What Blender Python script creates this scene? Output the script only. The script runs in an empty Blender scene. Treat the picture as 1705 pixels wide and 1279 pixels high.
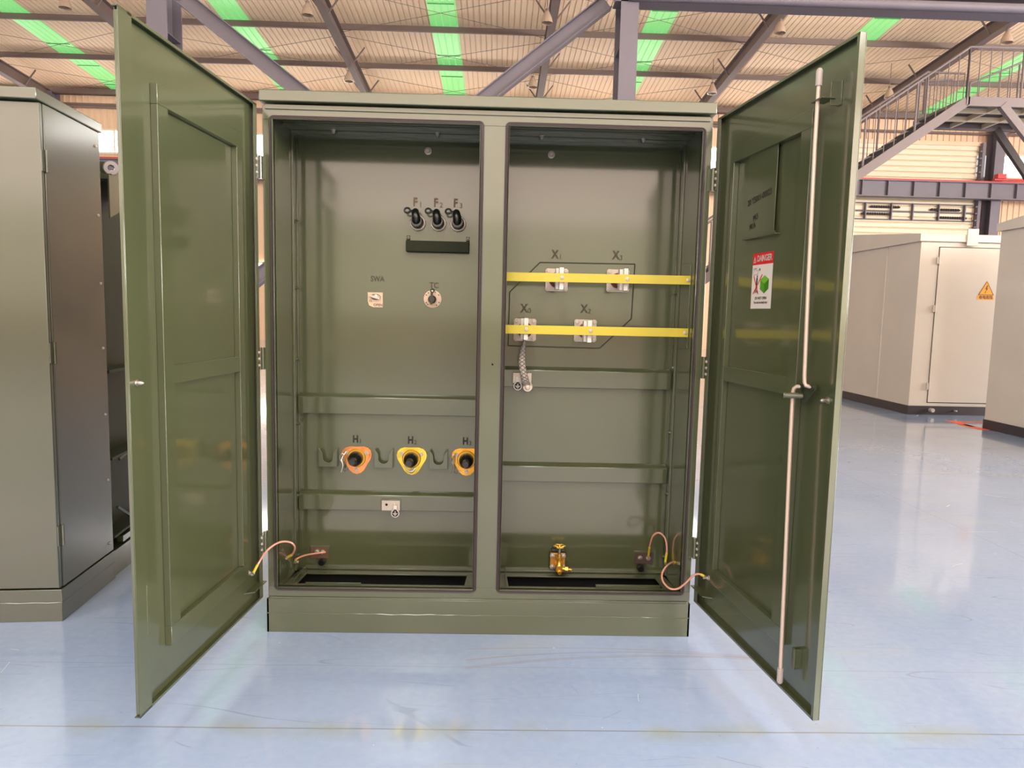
import bpy, bmesh, math, random
from mathutils import Vector, Matrix
random.seed(7)
C = bpy.context.scene
COL = C.collection
PI = math.pi

# ------------------------------------------------------------------ camera
F = 1169.8948
YAW, PITCH, ROLL = 0.0234, -0.1008, 0.0227
fw = Vector((math.sin(YAW)*math.cos(PITCH), math.cos(YAW)*math.cos(PITCH), math.sin(PITCH)))
rt = fw.cross(Vector((0, 0, 1))).normalized()
up = rt.cross(fw)
rt2 = rt*math.cos(ROLL) + up*math.sin(ROLL)
up2 = up*math.cos(ROLL) - rt*math.sin(ROLL)
cd = bpy.data.cameras.new('camera'); cam = bpy.data.objects.new('camera', cd); COL.objects.link(cam)
m = Matrix((rt2, up2, -fw)).transposed().to_4x4(); m.translation = (0.9466, -2.9007, 1.3759)
cam.matrix_world = m
cd.sensor_fit = 'HORIZONTAL'; cd.sensor_width = 36; cd.lens = 36*F/1705; cd.clip_end = 200; cd.clip_start = .05
C.camera = cam
# ------------------------------------------------------------------ world, light, exposure
C.view_settings.view_transform = 'Standard'; C.view_settings.look = 'None'
C.view_settings.gamma = 1; C.view_settings.use_curve_mapping = False
C.view_settings.exposure = 0.12
w = bpy.data.worlds.new('world'); C.world = w; w.use_nodes = True
bg = w.node_tree.nodes['Background']; bg.inputs[0].default_value = (0.98, 0.98, 1.0, 1); bg.inputs[1].default_value = .75

def area(name, loc, aim, sx, sy, energy, col=(1, 1, 1)):
    l = bpy.data.lights.new(name, 'AREA'); l.shape = 'RECTANGLE'; l.size = sx; l.size_y = sy
    l.energy = energy; l.color = col
    o = bpy.data.objects.new(name, l); COL.objects.link(o); o.location = loc
    o.rotation_euler = Vector(aim).to_track_quat('-Z', 'Y').to_euler()
    return o
# daylight through the high window band of the wall behind the camera and of the two side walls
area('window_light_left', (-27.5, 6, 6.5), (1, 0, 0), 30, 4.0, 1500, (1, .97, .93))
area('window_light_right', (31.5, -6, 6.5), (-1, .1, 0), 26, 4.5, 13500, (1, .97, .93))

# daylight falling through the roof light strips over the front part of the hall
for x_ in (-7.52, -.93, 5.83, 12.62):
    area('roof_strip_daylight', (x_, -8, 10.35), (0, .35, -1), 1.6, 15, 1000, (1, .98, .92))

# ------------------------------------------------------------------ helpers
def lin(c):
    c = c/255
    return c/12.92 if c <= .04045 else ((c+.055)/1.055)**2.4
def rgb(r, g, b): return (lin(r), lin(g), lin(b), 1)

def mat(name, col, rough=.5, metal=0, coat=0, coat_rough=.1, coat_ior=1.5, noise=0, nscale=8, bump=0, bscale=60, emit=0, spec=.5, trans=0):
    M = bpy.data.materials.new(name); M.use_nodes = True
    nt = M.node_tree; B = nt.nodes['Principled BSDF']
    B.inputs['Base Color'].default_value = col
    B.inputs['Roughness'].default_value = rough
    B.inputs['Metallic'].default_value = metal
    B.inputs['Coat Weight'].default_value = coat
    B.inputs['Coat Roughness'].default_value = coat_rough
    B.inputs['Coat IOR'].default_value = coat_ior
    B.inputs['Specular IOR Level'].default_value = spec
    B.inputs['Transmission Weight'].default_value = trans
    tc = nt.nodes.new('ShaderNodeTexCoord')
    if noise:
        n = nt.nodes.new('ShaderNodeTexNoise'); n.inputs['Scale'].default_value = nscale; n.inputs['Detail'].default_value = 5
        nt.links.new(tc.outputs['Object'], n.inputs['Vector'])
        r = nt.nodes.new('ShaderNodeValToRGB')
        r.color_ramp.elements[0].position = .3; r.color_ramp.elements[1].position = .7
        r.color_ramp.elements[0].color = tuple(c*(1-noise) for c in col[:3])+(1,)
        r.color_ramp.elements[1].color = tuple(min(1, c*(1+noise)) for c in col[:3])+(1,)
        nt.links.new(n.outputs['Fac'], r.inputs[0]); nt.links.new(r.outputs[0], B.inputs['Base Color'])
    if bump:
        n2 = nt.nodes.new('ShaderNodeTexNoise'); n2.inputs['Scale'].default_value = bscale; n2.inputs['Detail'].default_value = 2
        nt.links.new(tc.outputs['Object'], n2.inputs['Vector'])
        b = nt.nodes.new('ShaderNodeBump'); b.inputs['Strength'].default_value = bump; b.inputs['Distance'].default_value = .002
        nt.links.new(n2.outputs['Fac'], b.inputs['Height']); nt.links.new(b.outputs[0], B.inputs['Normal'])
    if emit:
        B.inputs['Emission Color'].default_value = col; B.inputs['Emission Strength'].default_value = emit
    return M

GREEN = mat('olive_green_paint', rgb(73, 78, 52), rough=.40, coat=1, coat_rough=.10, coat_ior=1.62, noise=.04, nscale=3, bump=.05, bscale=55)
GREEN_R = mat('olive_green_paint_textured', rgb(66, 69, 49), rough=.40, coat=1, coat_rough=.14, coat_ior=1.72, noise=.04, nscale=3, bump=.05, bscale=90)
DGREEN = mat('dark_green_paint', rgb(46, 52, 34), rough=.5, noise=.06)
TRAYM = mat('very_dark_green_paint', rgb(34, 38, 20), rough=.6, spec=.2)
RUBBER = mat('dark_rubber', rgb(58, 46, 46), rough=.5)
BLACK = mat('black_plastic', rgb(20, 19, 20), rough=.3, coat=.3)
HOLE = mat('black_hole', rgb(10, 10, 10), rough=.9)
STEEL = mat('bright_steel', rgb(190, 182, 172), rough=.38, metal=.9)
ZINC = mat('zinc_plate', rgb(196, 184, 174), rough=.4, metal=.35, noise=.08, nscale=30)
ROD = mat('galvanised_rod', rgb(214, 190, 176), rough=.4, metal=.35)
CAPM = mat('grey_rod_sleeve', rgb(178, 164, 160), rough=.45)
BRASS = mat('brass', rgb(238, 186, 84), rough=.33, metal=.8)
BRASSP = mat('brass_plate', rgb(206, 146, 66), rough=.4, metal=.4, noise=.15, nscale=40)
YELZ = mat('yellow_zinc', rgb(226, 176, 60), rough=.3, metal=.6, noise=.0)
YEL = mat('yellow_paint', rgb(204, 184, 54), rough=.35, coat=.2, noise=.03, nscale=5)
WHITEP = mat('white_bar', rgb(232, 224, 218), rough=.45)
REDD = mat('dark_red_insulator', rgb(120, 28, 30), rough=.35, coat=.3)
CREAMP = mat('cream_engraved_plate', rgb(228, 196, 168), rough=.4)
TXT = mat('dark_stencil', rgb(34, 30, 24), rough=.6)
TXT2 = mat('brown_stencil', rgb(74, 66, 50), rough=.6)
TXTR = mat('faint_red_stencil', rgb(112, 92, 74), rough=.6)
COPPER = mat('clear_copper_cable', rgb(214, 148, 128), rough=.3, coat=.5)
LUGY = mat('yellow_cable_lug', rgb(214, 186, 50), rough=.4)
BRAID = mat('tinned_braid', rgb(206, 196, 186), rough=.45, metal=.4)
LAV = mat('grey_steel_paint', rgb(112, 103, 112), rough=.55, noise=.05, nscale=2)
BROWN = mat('roof_steel_paint', rgb(112, 94, 88), rough=.6, noise=.05, nscale=2)
ROOFM = mat('warm_corrugated_roof', rgb(255, 222, 186), rough=.6, noise=.05, nscale=.5)
WALLM = mat('warm_corrugated_wall', rgb(226, 190, 158), rough=.6, noise=.04, nscale=.5)
CREAM = mat('cream_sectional_door', rgb(222, 204, 178), rough=.5)
KIOSK = mat('warm_grey_kiosk_paint', rgb(200, 186, 174), rough=.4, coat=.15, noise=.03, nscale=2, bump=.08, bscale=70)
KBLACK = mat('black_base_frame', rgb(48, 40, 42), rough=.5)
REDM = mat('red_rail', rgb(196, 50, 50), rough=.5)
ORANGE = mat('orange_tape', rgb(250, 96, 40), rough=.5)
WHITES = mat('sticker_white', rgb(226, 216, 212), rough=.35)
REDS = mat('sticker_red', rgb(214, 16, 30), rough=.35)
GREENS = mat('sticker_green', rgb(74, 150, 28), rough=.35)
GREENL = mat('sticker_light_green', rgb(110, 180, 50), rough=.35)
GREEND = mat('sticker_dark_green', rgb(50, 118, 22), rough=.35)
ORS = mat('sticker_orange', rgb(236, 160, 20), rough=.4)
GLASSW = mat('bright_window_pane', (1, .99, .97, 1), rough=.2, emit=7)
LAMPG = mat('lamp_bowl', rgb(176, 150, 130), rough=.2, coat=.5)
LAMPC = mat('lamp_cap', rgb(120, 104, 98), rough=.5)
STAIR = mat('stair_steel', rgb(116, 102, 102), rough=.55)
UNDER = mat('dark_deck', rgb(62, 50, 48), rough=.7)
# green translucent skylight sheet with daylight coming through it
LAPM = mat('green_sheet_lap', rgb(60, 160, 76), rough=.5)
SKY = bpy.data.materials.new('green_skylight_sheet'); SKY.use_nodes = True
B = SKY.node_tree.nodes['Principled BSDF']; B.inputs['Base Color'].default_value = rgb(150, 200, 130); B.inputs['Roughness'].default_value = .4
B.inputs['Emission Color'].default_value = (.24, .85, .26, 1); B.inputs['Emission Strength'].default_value = .5

def floor_material():
    M = bpy.data.materials.new('blue_epoxy_floor'); M.use_nodes = True
    nt = M.node_tree; N = nt.nodes; L = nt.links; B = N['Principled BSDF']
    tc = N.new('ShaderNodeTexCoord')
    def noise(scale, detail=4, sx=1, sy=1, rot=0):
        mp = N.new('ShaderNodeMapping'); mp.inputs['Scale'].default_value = (sx, sy, 1); mp.inputs['Rotation'].default_value = (0, 0, rot)
        L.new(tc.outputs['Object'], mp.inputs[0])
        n = N.new('ShaderNodeTexNoise'); n.inputs['Scale'].default_value = scale; n.inputs['Detail'].default_value = detail
        L.new(mp.outputs[0], n.inputs['Vector']); return n.outputs['Fac']
    def ramp(src, a, b, ca=(0, 0, 0, 1), cb=(1, 1, 1, 1)):
        r = N.new('ShaderNodeValToRGB'); r.color_ramp.elements[0].position = a; r.color_ramp.elements[1].position = b
        r.color_ramp.elements[0].color = ca; r.color_ramp.elements[1].color = cb
        L.new(src, r.inputs[0]); return r.outputs[0]
    def mix(f, a, b, blend='MIX'):
        x = N.new('ShaderNodeMix'); x.data_type = 'RGBA'; x.blend_type = blend
        for s, v in ((x.inputs[0], f), (x.inputs[6], a), (x.inputs[7], b)):
            if hasattr(v, 'default_value'): L.new(v, s)
            else: s.default_value = v
        return x.outputs[2]
    def math_(op, a, b=0):
        x = N.new('ShaderNodeMath'); x.operation = op
        for s, v in ((x.inputs[0], a), (x.inputs[1], b)):
            if hasattr(v, 'default_value'): L.new(v, s)
            else: s.default_value = v
        return x.outputs[0]
    base = ramp(noise(.7, 5), .3, .7, rgb(140, 160, 200), rgb(160, 177, 212))
    fine = ramp(noise(30, 6), .35, .75)
    c = mix(math_('MULTIPLY', fine, .12), base, rgb(200, 208, 226))
    # stains
    st = ramp(noise(1.3, 6, 1, 2.2), .60, .72)
    c = mix(math_('MULTIPLY', st, .28), c, rgb(178, 182, 178))
    # scratches : thin crossings of a stretched noise
    for k, (sc, sx, sy, rot, wd, amt) in enumerate(((1.0, .22, 3.2, .1, .0016, .45), (1.0, .25, 3.6, -.5, .0016, .5), (1.0, .2, 3.0, .95, .0018, .5), (1.0, .3, 4.5, 2.3, .0014, .55), (1.0, .18, 2.6, 1.6, .0012, .5), (1.0, .25, 5.5, -.05, .002, .4))):
        n = noise(sc*1.4, 0, sx, sy, rot)
        line = math_('LESS_THAN', math_('ABSOLUTE', math_('SUBTRACT', n, .5)), wd)
        gate = ramp(noise(1.9+k*.3, 2, 1, 1, k*1.3), .54, .60)
        c = mix(math_('MULTIPLY', math_('MULTIPLY', line, gate), amt*.55), c, rgb(84, 92, 110))
    sepA = N.new('ShaderNodeSeparateXYZ'); L.new(tc.outputs['Object'], sepA.inputs[0])
    for (cx, cy, R, wd, amt) in ((1.55, -3.15, 3.0, .004, .4), (1.7, -3.4, 3.22, .010, .25), (1.3, -4.9, 4.78, .003, .35)):
        dx = math_('SUBTRACT', sepA.outputs[0], cx); dy = math_('SUBTRACT', sepA.outputs[1], cy)
        rad = math_('SQRT', math_('ADD', math_('MULTIPLY', dx, dx), math_('MULTIPLY', dy, dy)))
        ln = math_('LESS_THAN', math_('ABSOLUTE', math_('SUBTRACT', rad, R)), wd)
        gx = math_('LESS_THAN', math_('ABSOLUTE', math_('SUBTRACT', sepA.outputs[0], 1.45)), .6)
        c = mix(math_('MULTIPLY', math_('MULTIPLY', ln, gx), amt), c, rgb(150, 130, 120))
    specks = ramp(noise(70, 2), .74, .78)
    c = mix(math_('MULTIPLY', specks, .5), c, rgb(120, 124, 130))
    sep = N.new('ShaderNodeSeparateXYZ'); L.new(tc.outputs['Object'], sep.inputs[0])
    X, Y = sep.outputs[0], sep.outputs[1]
    wob = math_('MULTIPLY', math_('SUBTRACT', noise(1.5, 3), .5), .012)
    Yw = math_('ADD', Y, wob)
    for y0, wd, amt in ((-.70, .003, .7), (-.285, .0015, .35), (3.3, .004, .5), (7.3, .004, .4)):
        d = math_('ABSOLUTE', math_('SUBTRACT', Yw, y0))
        c = mix(math_('MULTIPLY', math_('LESS_THAN', d, wd), amt), c, rgb(120, 118, 112))
    d = math_('ABSOLUTE', math_('SUBTRACT', Yw, -.70))
    near = ramp(d, 0, .075, (1, 1, 1, 1), (0, 0, 0, 1))
    patch = ramp(noise(3.2, 5), .45, .7)
    c = mix(math_('MULTIPLY', math_('MULTIPLY', near, patch), .8), c, rgb(150, 154, 120))
    for x0 in (4.1, 10.3, -6.2):
        d = math_('ABSOLUTE', math_('SUBTRACT', X, x0))
        c = mix(math_('MULTIPLY', math_('LESS_THAN', d, .003), .4), c, rgb(120, 118, 112))
    L.new(c, B.inputs['Base Color'])
    rr = ramp(noise(2.5, 5), .3, .8, (.16, .16, .16, 1), (.28, .28, .28, 1))
    L.new(rr, B.inputs['Roughness'])
    B.inputs['Coat Weight'].default_value = .8; B.inputs['Coat Roughness'].default_value = .07; B.inputs['Coat IOR'].default_value = 1.6
    bp = N.new('ShaderNodeBump'); bp.inputs['Strength'].default_value = .08; bp.inputs['Distance'].default_value = .003
    L.new(noise(6, 4), bp.inputs['Height']); L.new(bp.outputs[0], B.inputs['Normal'])
    return M

class MB:
    def __init__(s, f=None): s.v = []; s.f = []; s.m = []; s.fn = f
    def add(s, vs, fs, mi=0):
        k = len(s.v)
        s.v += [s.fn(*p) if s.fn else tuple(p) for p in vs]
        s.f += [tuple(i+k for i in f) for f in fs]; s.m += [mi]*len(fs); return s
    def box(s, x0, x1, y0, y1, z0, z1, mi=0):
        v = [(x, y, z) for x in (x0, x1) for y in (y0, y1) for z in (z0, z1)]
        return s.add(v, [(0, 1, 3, 2), (4, 6, 7, 5), (0, 4, 5, 1), (2, 3, 7, 6), (0, 2, 6, 4), (1, 5, 7, 3)], mi)
    def extrude(s, pts, vec, mi=0):
        n = len(pts); v = [tuple(p) for p in pts]+[tuple(p[i]+vec[i] for i in range(3)) for p in pts]
        return s.add(v, [tuple(range(n)), tuple(range(2*n-1, n-1, -1))]+[(i, (i+1) % n, n+(i+1) % n, n+i) for i in range(n)], mi)
    def rings(s, rings, closed=False, cap=True, mi=0):
        n = len(rings[0]); v = [tuple(p) for r in rings for p in r]; f = []
        R = len(rings)
        for i in range(R if closed else R-1):
            a, b = i*n, ((i+1) % R)*n
            f += [(a+j, a+(j+1) % n, b+(j+1) % n, b+j) for j in range(n)]
        if cap and not closed: f += [tuple(range(n)), tuple(range((R-1)*n, R*n))]
        return s.add(v, f, mi)
    def tube(s, pts, r, n=10, closed=False, mi=0, cap=True):
        P = [Vector(p) for p in pts]; k = len(P); R = r if isinstance(r, (list, tuple)) else [r]*k
        T = []
        for i in range(k):
            a = P[(i-1) % k] if (closed or i) else P[i]; b = P[(i+1) % k] if (closed or i < k-1) else P[i]
            T.append((b-a).normalized())
        ref = Vector((0, 0, 1)) if abs(T[0].z) < .9 else Vector((1, 0, 0))
        u = T[0].cross(ref).normalized(); rs = []
        for i in range(k):
            u = (u-T[i]*u.dot(T[i])).normalized(); w_ = T[i].cross(u)
            rs.append([P[i]+(u*math.cos(2*PI*j/n)+w_*math.sin(2*PI*j/n))*R[i] for j in range(n)])
        return s.rings(rs, closed, cap, mi)
    def cyl(s, a, b, r, n=16, r2=None, mi=0): return s.tube([a, b], [r, r if r2 is None else r2], n, mi=mi)
    def lathe(s, prof, o, ax=(0, 0, 1), n=20, mi=0, cap=True):
        o = Vector(o); A = Vector(ax).normalized(); ref = Vector((0, 0, 1)) if abs(A.z) < .9 else Vector((1, 0, 0))
        u = A.cross(ref).normalized(); w_ = A.cross(u)
        return s.rings([[o+A*h+(u*math.cos(2*PI*j/n)+w_*math.sin(2*PI*j/n))*max(r, 1e-5) for j in range(n)] for r, h in prof], False, cap, mi)
    def bar(s, a, b, wd, ht, side=(0, 1, 0), mi=0):
        a, b = Vector(a), Vector(b); t = (b-a).normalized(); sd = Vector(side); sd = (sd-t*sd.dot(t)).normalized(); w_ = t.cross(sd)
        c = [(sd*wd*i+w_*ht*j)*.5 for i, j in ((-1, -1), (1, -1), (1, 1), (-1, 1))]
        return s.rings([[a+q for q in c], [b+q for q in c]], mi=mi)
    def hexbolt(s, p, ax, r=.006, h=.006, mi=0):
        p = Vector(p); A = Vector(ax).normalized()
        s.lathe([(r*1.5, 0), (r*1.5, h*.3)], p, A, 14, mi); s.lathe([(r, h*.3), (r, h*1.2), (r*.8, h*1.35)], p, A, 6, mi)
        return s
    def build(s, name, mats, parent=None, bevel=0, smooth=35):
        me = bpy.data.meshes.new(name); me.from_pydata(s.v, [], s.f)
        ms = mats if isinstance(mats, (list, tuple)) else [mats]
        for q in ms: me.materials.append(q)
        me.polygons.foreach_set('material_index', s.m)
        bm = bmesh.new(); bm.from_mesh(me); bmesh.ops.recalc_face_normals(bm, faces=bm.faces[:]); bm.to_mesh(me); bm.free()
        me.polygons.foreach_set('use_smooth', [True]*len(me.polygons))
        me.set_sharp_from_angle(angle=math.radians(smooth)); me.update()
        o = bpy.data.objects.new(name, me); COL.objects.link(o)
        if bevel:
            b = o.modifiers.new('bevel', 'BEVEL'); b.width = bevel; b.segments = 2; b.limit_method = 'ANGLE'; b.angle_limit = math.radians(40); b.harden_normals = False
        if parent is not None: fix(o, parent)
        return o
ORG = {}
def fix(o, parent):
    o.parent = parent; L0 = ORG.get(parent.name, Vector((0, 0, 0)))
    o.matrix_parent_inverse = Matrix.Translation(-L0) if parent.type == 'EMPTY' else Matrix.Identity(4)
def tag(o, label=None, cat=None, group=None, kind=None):
    if label: o['label'] = label
    if cat: o['category'] = cat
    if group: o['group'] = group
    if kind: o['kind'] = kind
    return o
def thing(name, loc, label, cat, group=None):
    o = bpy.data.objects.new(name, None); COL.objects.link(o); o.location = loc; o.empty_display_size = .1
    ORG[o.name] = Vector(loc); return tag(o, label, cat, group)
def struct(name, mb, mats, parent=None, **k):
    o = mb.build(name, mats, parent, **k)
    if parent is None: o['kind'] = 'structure'
    return o
def copy_tree(o, parent=None):
    c = o.copy(); COL.objects.link(c)
    if parent is not None: c.parent = parent
    for ch in list(o.children): copy_tree(ch, c)
    return c
def arc(c, r, a0, a1, n, plane='xz', y=0):
    return [(c[0]+r*math.cos(a0+(a1-a0)*i/n), y, c[1]+r*math.sin(a0+(a1-a0)*i/n)) for i in range(n+1)]
def spline(pts, k=6):
    P = [Vector(p) for p in pts]; P = [P[0]*2-P[1]]+P+[P[-1]*2-P[-2]]; out = []
    for i in range(1, len(P)-2):
        for j in range(k):
            t = j/k; a, b, c, d = P[i-1:i+3]
            out.append(.5*((2*b)+(c-a)*t+(2*a-5*b+4*c-d)*t*t+(3*b-a-3*c+d)*t**3))
    out.append(P[-2]); return out
def text(name, body, size, fn, mt, parent=None, off=.0006, ax='CENTER', sx=1, mb=None, mi=0, bold=.03):
    """flat lettering: fn(x,y,h) maps text plane coordinates to the place"""
    cu = bpy.data.curves.new(name, 'FONT'); cu.body = body; cu.size = size; cu.align_x = ax; cu.align_y = 'CENTER'; cu.resolution_u = 3; cu.offset = size*bold
    t = bpy.data.objects.new(name+'_curve', cu); me = bpy.data.meshes.new_from_object(t)
    vs = [fn(v.co.x*sx, v.co.y, off) for v in me.vertices]; fs = [tuple(p.vertices) for p in me.polygons]
    bpy.data.objects.remove(t); bpy.data.meshes.remove(me); bpy.data.curves.remove(cu)
    own = mb is None
    if own: mb = MB()
    mb.add(vs, fs, mi)
    if own: return mb.build(name, mt, parent)

# ------------------------------------------------------------------ hall : floor, roof, walls
mb = MB(); mb.add([(-30, -20, 0), (34, -20, 0), (34, 28, 0), (-30, 28, 0)], [(0, 1, 2, 3)])
rnd = random.Random(11)
for i in range(420):
    x = rnd.uniform(-3.5, 9.5); y = -2.2+10*rnd.random()**1.6; a = rnd.choice((rnd.gauss(.1, .35), rnd.uniform(0, PI))); ln = rnd.uniform(.02, .16)*(1+.2*max(0, y)); wd = rnd.uniform(.0006, .0016)*(1+.35*max(0, y+1))
    if 0 < x < 1.8 and 0 < y < .5: continue
    cv = rnd.uniform(-.6, .6); P0 = []; px, py = x, y
    for k in range(6):
        P0.append((px, py)); px += ln/5*math.cos(a); py += ln/5*math.sin(a); a += cv/5
    mi = 1 if rnd.random() < .75 else 2
    for (ax_, ay_), (bx_, by_) in zip(P0, P0[1:]):
        d_ = Vector((bx_-ax_, by_-ay_)).normalized()*wd/2
        mb.add([(ax_+d_.y, ay_-d_.x, .0004), (bx_+d_.y, by_-d_.x, .0004), (bx_-d_.y, by_+d_.x, .0004), (ax_-d_.y, ay_+d_.x, .0004)], [(0, 1, 2, 3)], mi)
for i in range(260):
    x = rnd.uniform(-2.5, 5); y = rnd.uniform(-2, 2.5); q_ = rnd.uniform(.0015, .004); n_ = rnd.randint(4, 6)
    mb.add([(x+q_*math.cos(2*PI*k/n_)*rnd.uniform(.5, 1.3), y+q_*math.sin(2*PI*k/n_)*rnd.uniform(.4, 1), .0005) for k in range(n_)], [tuple(range(n_))], rnd.choice((1, 1, 2)))
struct('floor', mb, [floor_material(), mat('floor_scuff', rgb(112, 124, 152), rough=.6), mat('floor_chip', rgb(206, 208, 214), rough=.5)])
ZE, SL, YW, YR = 10.027, .067, 27.0, 3.0
def roofz(y): return ZE+SL*(YW-y) if y >= YR else ZE+SL*(YW-YR)-SL*(YR-y)
SKX = [-14.42, -7.52, -.93, 5.83, 12.62, 18.75]
def corr(mb, xs0, xs1, p, amp, pt, skip=(), q=.22):
    x = xs0; prof = []
    while x < xs1:
        prof += [(x, 0), (x+p*(1-q), 0), (x+p*(1-q*.75), amp), (x+p*(1-q*.25), amp)]; x += p
    prof = [a for a in prof if a[0] <= xs1+1e-6]
    for i in range(len(prof)-1):
        xm = (prof[i][0]+prof[i+1][0])/2
        if any(a < xm < b for a, b in skip): continue
        pt(mb, prof[i], prof[i+1])
def roof_strip(mb, a, b):
    for y0, y1 in ((YW+.2, YR), (YR, -20)):
        mb.add([(a[0], y0, roofz(y0)+a[1]), (b[0], y0, roofz(y0)+b[1]), (b[0], y1, roofz(y1)+b[1]), (a[0], y1, roofz(y1)+a[1])], [(0, 1, 2, 3)])
mb = MB(); corr(mb, -30, 34, .18, .032, roof_strip, [(x-.34, x+.34) for x in SKX])
struct('ceiling', mb, ROOFM)
sk_lab = ['leftmost green translucent roof strip above the neighbouring cabinet', 'green translucent roof strip crossed by the brace behind the left door',
          'middle green translucent roof strip above the cabinet roof', 'green translucent roof strip just right of the braced grey column',
          'green translucent roof strip touching the top corner of the right door', 'rightmost green translucent roof strip running behind the staircase rails']
for x, lb in zip(SKX, sk_lab):
    mb = MB()
    corr(mb, x-.43, x+.47, .22, .03, lambda m_, a, b: roof_strip(m_, (a[0], a[1]-.012), (b[0], b[1]-.012)))
    y = 26.4
    while y > 6:
        mb.box(x-.40, x+.40, y-.02, y+.02, roofz(y)-.03, roofz(y)-.014, mi=1); y -= 1.8
    o = mb.build('roof_skylight', [SKY, LAPM]); tag(o, lb, 'skylight', 'green roof skylights')
def wall_strip(z0, z1, y, sgn=-1):
    def f(mb, a, b): mb.add([(a[0], y+sgn*a[1], z0), (b[0], y+sgn*b[1], z0), (b[0], y+sgn*b[1], z1), (a[0], y+sgn*a[1], z1)], [(0, 1, 2, 3)])
    return f
mb = MB()
corr(mb, -30, 34, .25, .035, wall_strip(0, 7.52, YW)); corr(mb, -30, 34, .25, .035, wall_strip(8.42, 10.2, YW))
mb.box(-30, 34, YW+.05, YW+.1, 0, 7.52); mb.box(-30, 34, YW+.05, YW+.1, 8.42, 10.2)
struct('wall_back', mb, WALLM)
mb = MB(); corr(mb, -30, 34, .25, .035, wall_strip(0, 1.2, -20, 1)); corr(mb, -30, 34, .25, .035, wall_strip(8.6, 10.1, -20, 1))
struct('wall_front', mb, WALLM)
bounds = [-30, -23.6, -17, -10.8, -4.23, 2.4, 9.0, 14.2, 22, 28, 34]
wi = 1
for i in range(len(bounds)-1):
    x0, x1 = bounds[i], bounds[i+1]
    if i == 7: x0, x1 = 21.9, 22.0
    mb = MB(); mb.box(x0, x1, YW+.02, YW+.04, 7.5, 8.44); o = struct('window_%d' % wi, mb, GLASSW); wi += 1
    f = MB(); x = x0
    while x < x1-.2:
        f.box(x-.03, x+.03, YW-.05, YW+.015, 7.52, 8.42); x += 1.1
    f.box(x0, x1, YW-.06, YW+.015, 7.46, 7.54); f.box(x0, x1, YW-.06, YW+.015, 8.39, 8.46)
    f.build('window_frame', CREAM, o)
# low glazing seen through the gap beside the left door
mb = MB(); mb.box(-10.2, -7.2, YW-.1, YW-.06, 2.75, 3.2); o = struct('window_%d' % wi, mb, GLASSW); wi += 1
f = MB()
for x in (-10.2, -9.2, -8.2, -7.2): f.box(x-.03, x+.03, YW-.14, YW-.09, 2.72, 3.23)
f.box(-10.2, -7.2, YW-.14, YW-.09, 2.68, 2.75); f.box(-10.2, -7.2, YW-.14, YW-.09, 3.2, 3.26); f.build('window_frame', CREAM, o)
mb = MB(); mb.box(-30, 34, -20.05, -20.02, 4.3, 8.6); struct('window_%d' % wi, mb, mat('front_pane', (1, .80, .69, 1), emit=3.0)); wi += 1
mb = MB(); mb.box(-30, 34, -20.05, -20.02, 1.2, 4.25); struct('window_%d' % wi, mb, mat('front_low_glow', (1, .88, .62, 1), emit=.8))  # unseen glowing sheet, added to brighten the reflections inside the cabinet
mb = MB(); mb.box(-30, 15.0, YW-.12, YW-.04, 9.34, 9.44); mb.cyl((-30, YW-.2, 9.3), (34, YW-.2, 9.2), .05)
struct('trim_1', mb, BROWN)
mb = MB(); mb.box(-30, 34, YW-.3, YW-.05, 9.75, 9.95); struct('trim_2', mb, BROWN)

# rafters, purlins, ties
RX = [-17.05, -10.85, -4.23, 2.4, 8.85, 15.5, 22.3]
rl = ['roof rafter at far left above the neighbouring cabinet', 'roof rafter left of the grey column, partly behind the left door corner', 'roof rafter above the left half of the open cabinet',
      'roof rafter behind the upper part of the right brace', 'roof rafter above the top of the open right door', 'roof rafter above the staircase at far right', 'roof rafter beyond the staircase platform']
for x, lb in zip(RX, rl):
    t = thing('roof_rafter', (x, 10, roofz(10)-.5), 'brown grey steel '+lb, 'rafter', 'roof rafters')
    mb = MB()
    for y0, y1 in ((26.9, YR), (YR, -19.5)):
        za, zb = roofz(y0)-.32, roofz(y1)-.32
        mb.extrude([(x-.006, y0, za), (x-.006, y0, za-.38), (x-.006, y1, zb-.38), (x-.006, y1, zb)], (.012, 0, 0))
    mb.build('web', BROWN, t)
    for nm, o0 in (('bottom_flange', .70), ('top_flange', .30)):
        mb = MB()
        for y0, y1 in ((26.9, YR), (YR, -19.5)):
            za, zb = roofz(y0)-o0, roofz(y1)-o0
            mb.extrude([(x-.12, y0, za), (x-.12, y0, za-.02), (x-.12, y1, zb-.02), (x-.12, y1, zb)], (.24, 0, 0))
        mb.build(nm, BROWN, t)
    for yy in (18.6, 22.1, 24.9):
        mb = MB()
        mb.bar((x-.08, yy, roofz(yy)-.68), (x-.5, yy, roofz(yy)-.12), .04, .04); mb.bar((x+.08, yy, roofz(yy)-.68), (x+.5, yy, roofz(yy)-.12), .04, .04)
        mb.build('fly_brace', BROWN, t)
YB_ = [(20.62, 'nearer roof beam, upper dark line above the cabinet'), (23.55, 'farther roof beam, lower dark line above the cabinet')]
for yy, lb in YB_:
    mb = MB(); zc = roofz(yy)
    mb.box(-29, 33, yy-.01, yy+.01, zc-.22, zc-.05); mb.box(-29, 33, yy-.07, yy+.0, zc-.23, zc-.215); mb.box(-29, 33, yy, yy+.09, zc-.06, zc-.03)
    tag(mb.build('roof_purlin', BROWN), 'long brown steel '+lb, 'purlin', 'roof purlins')
bays = list(zip(RX[:-1], RX[1:]))
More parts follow.
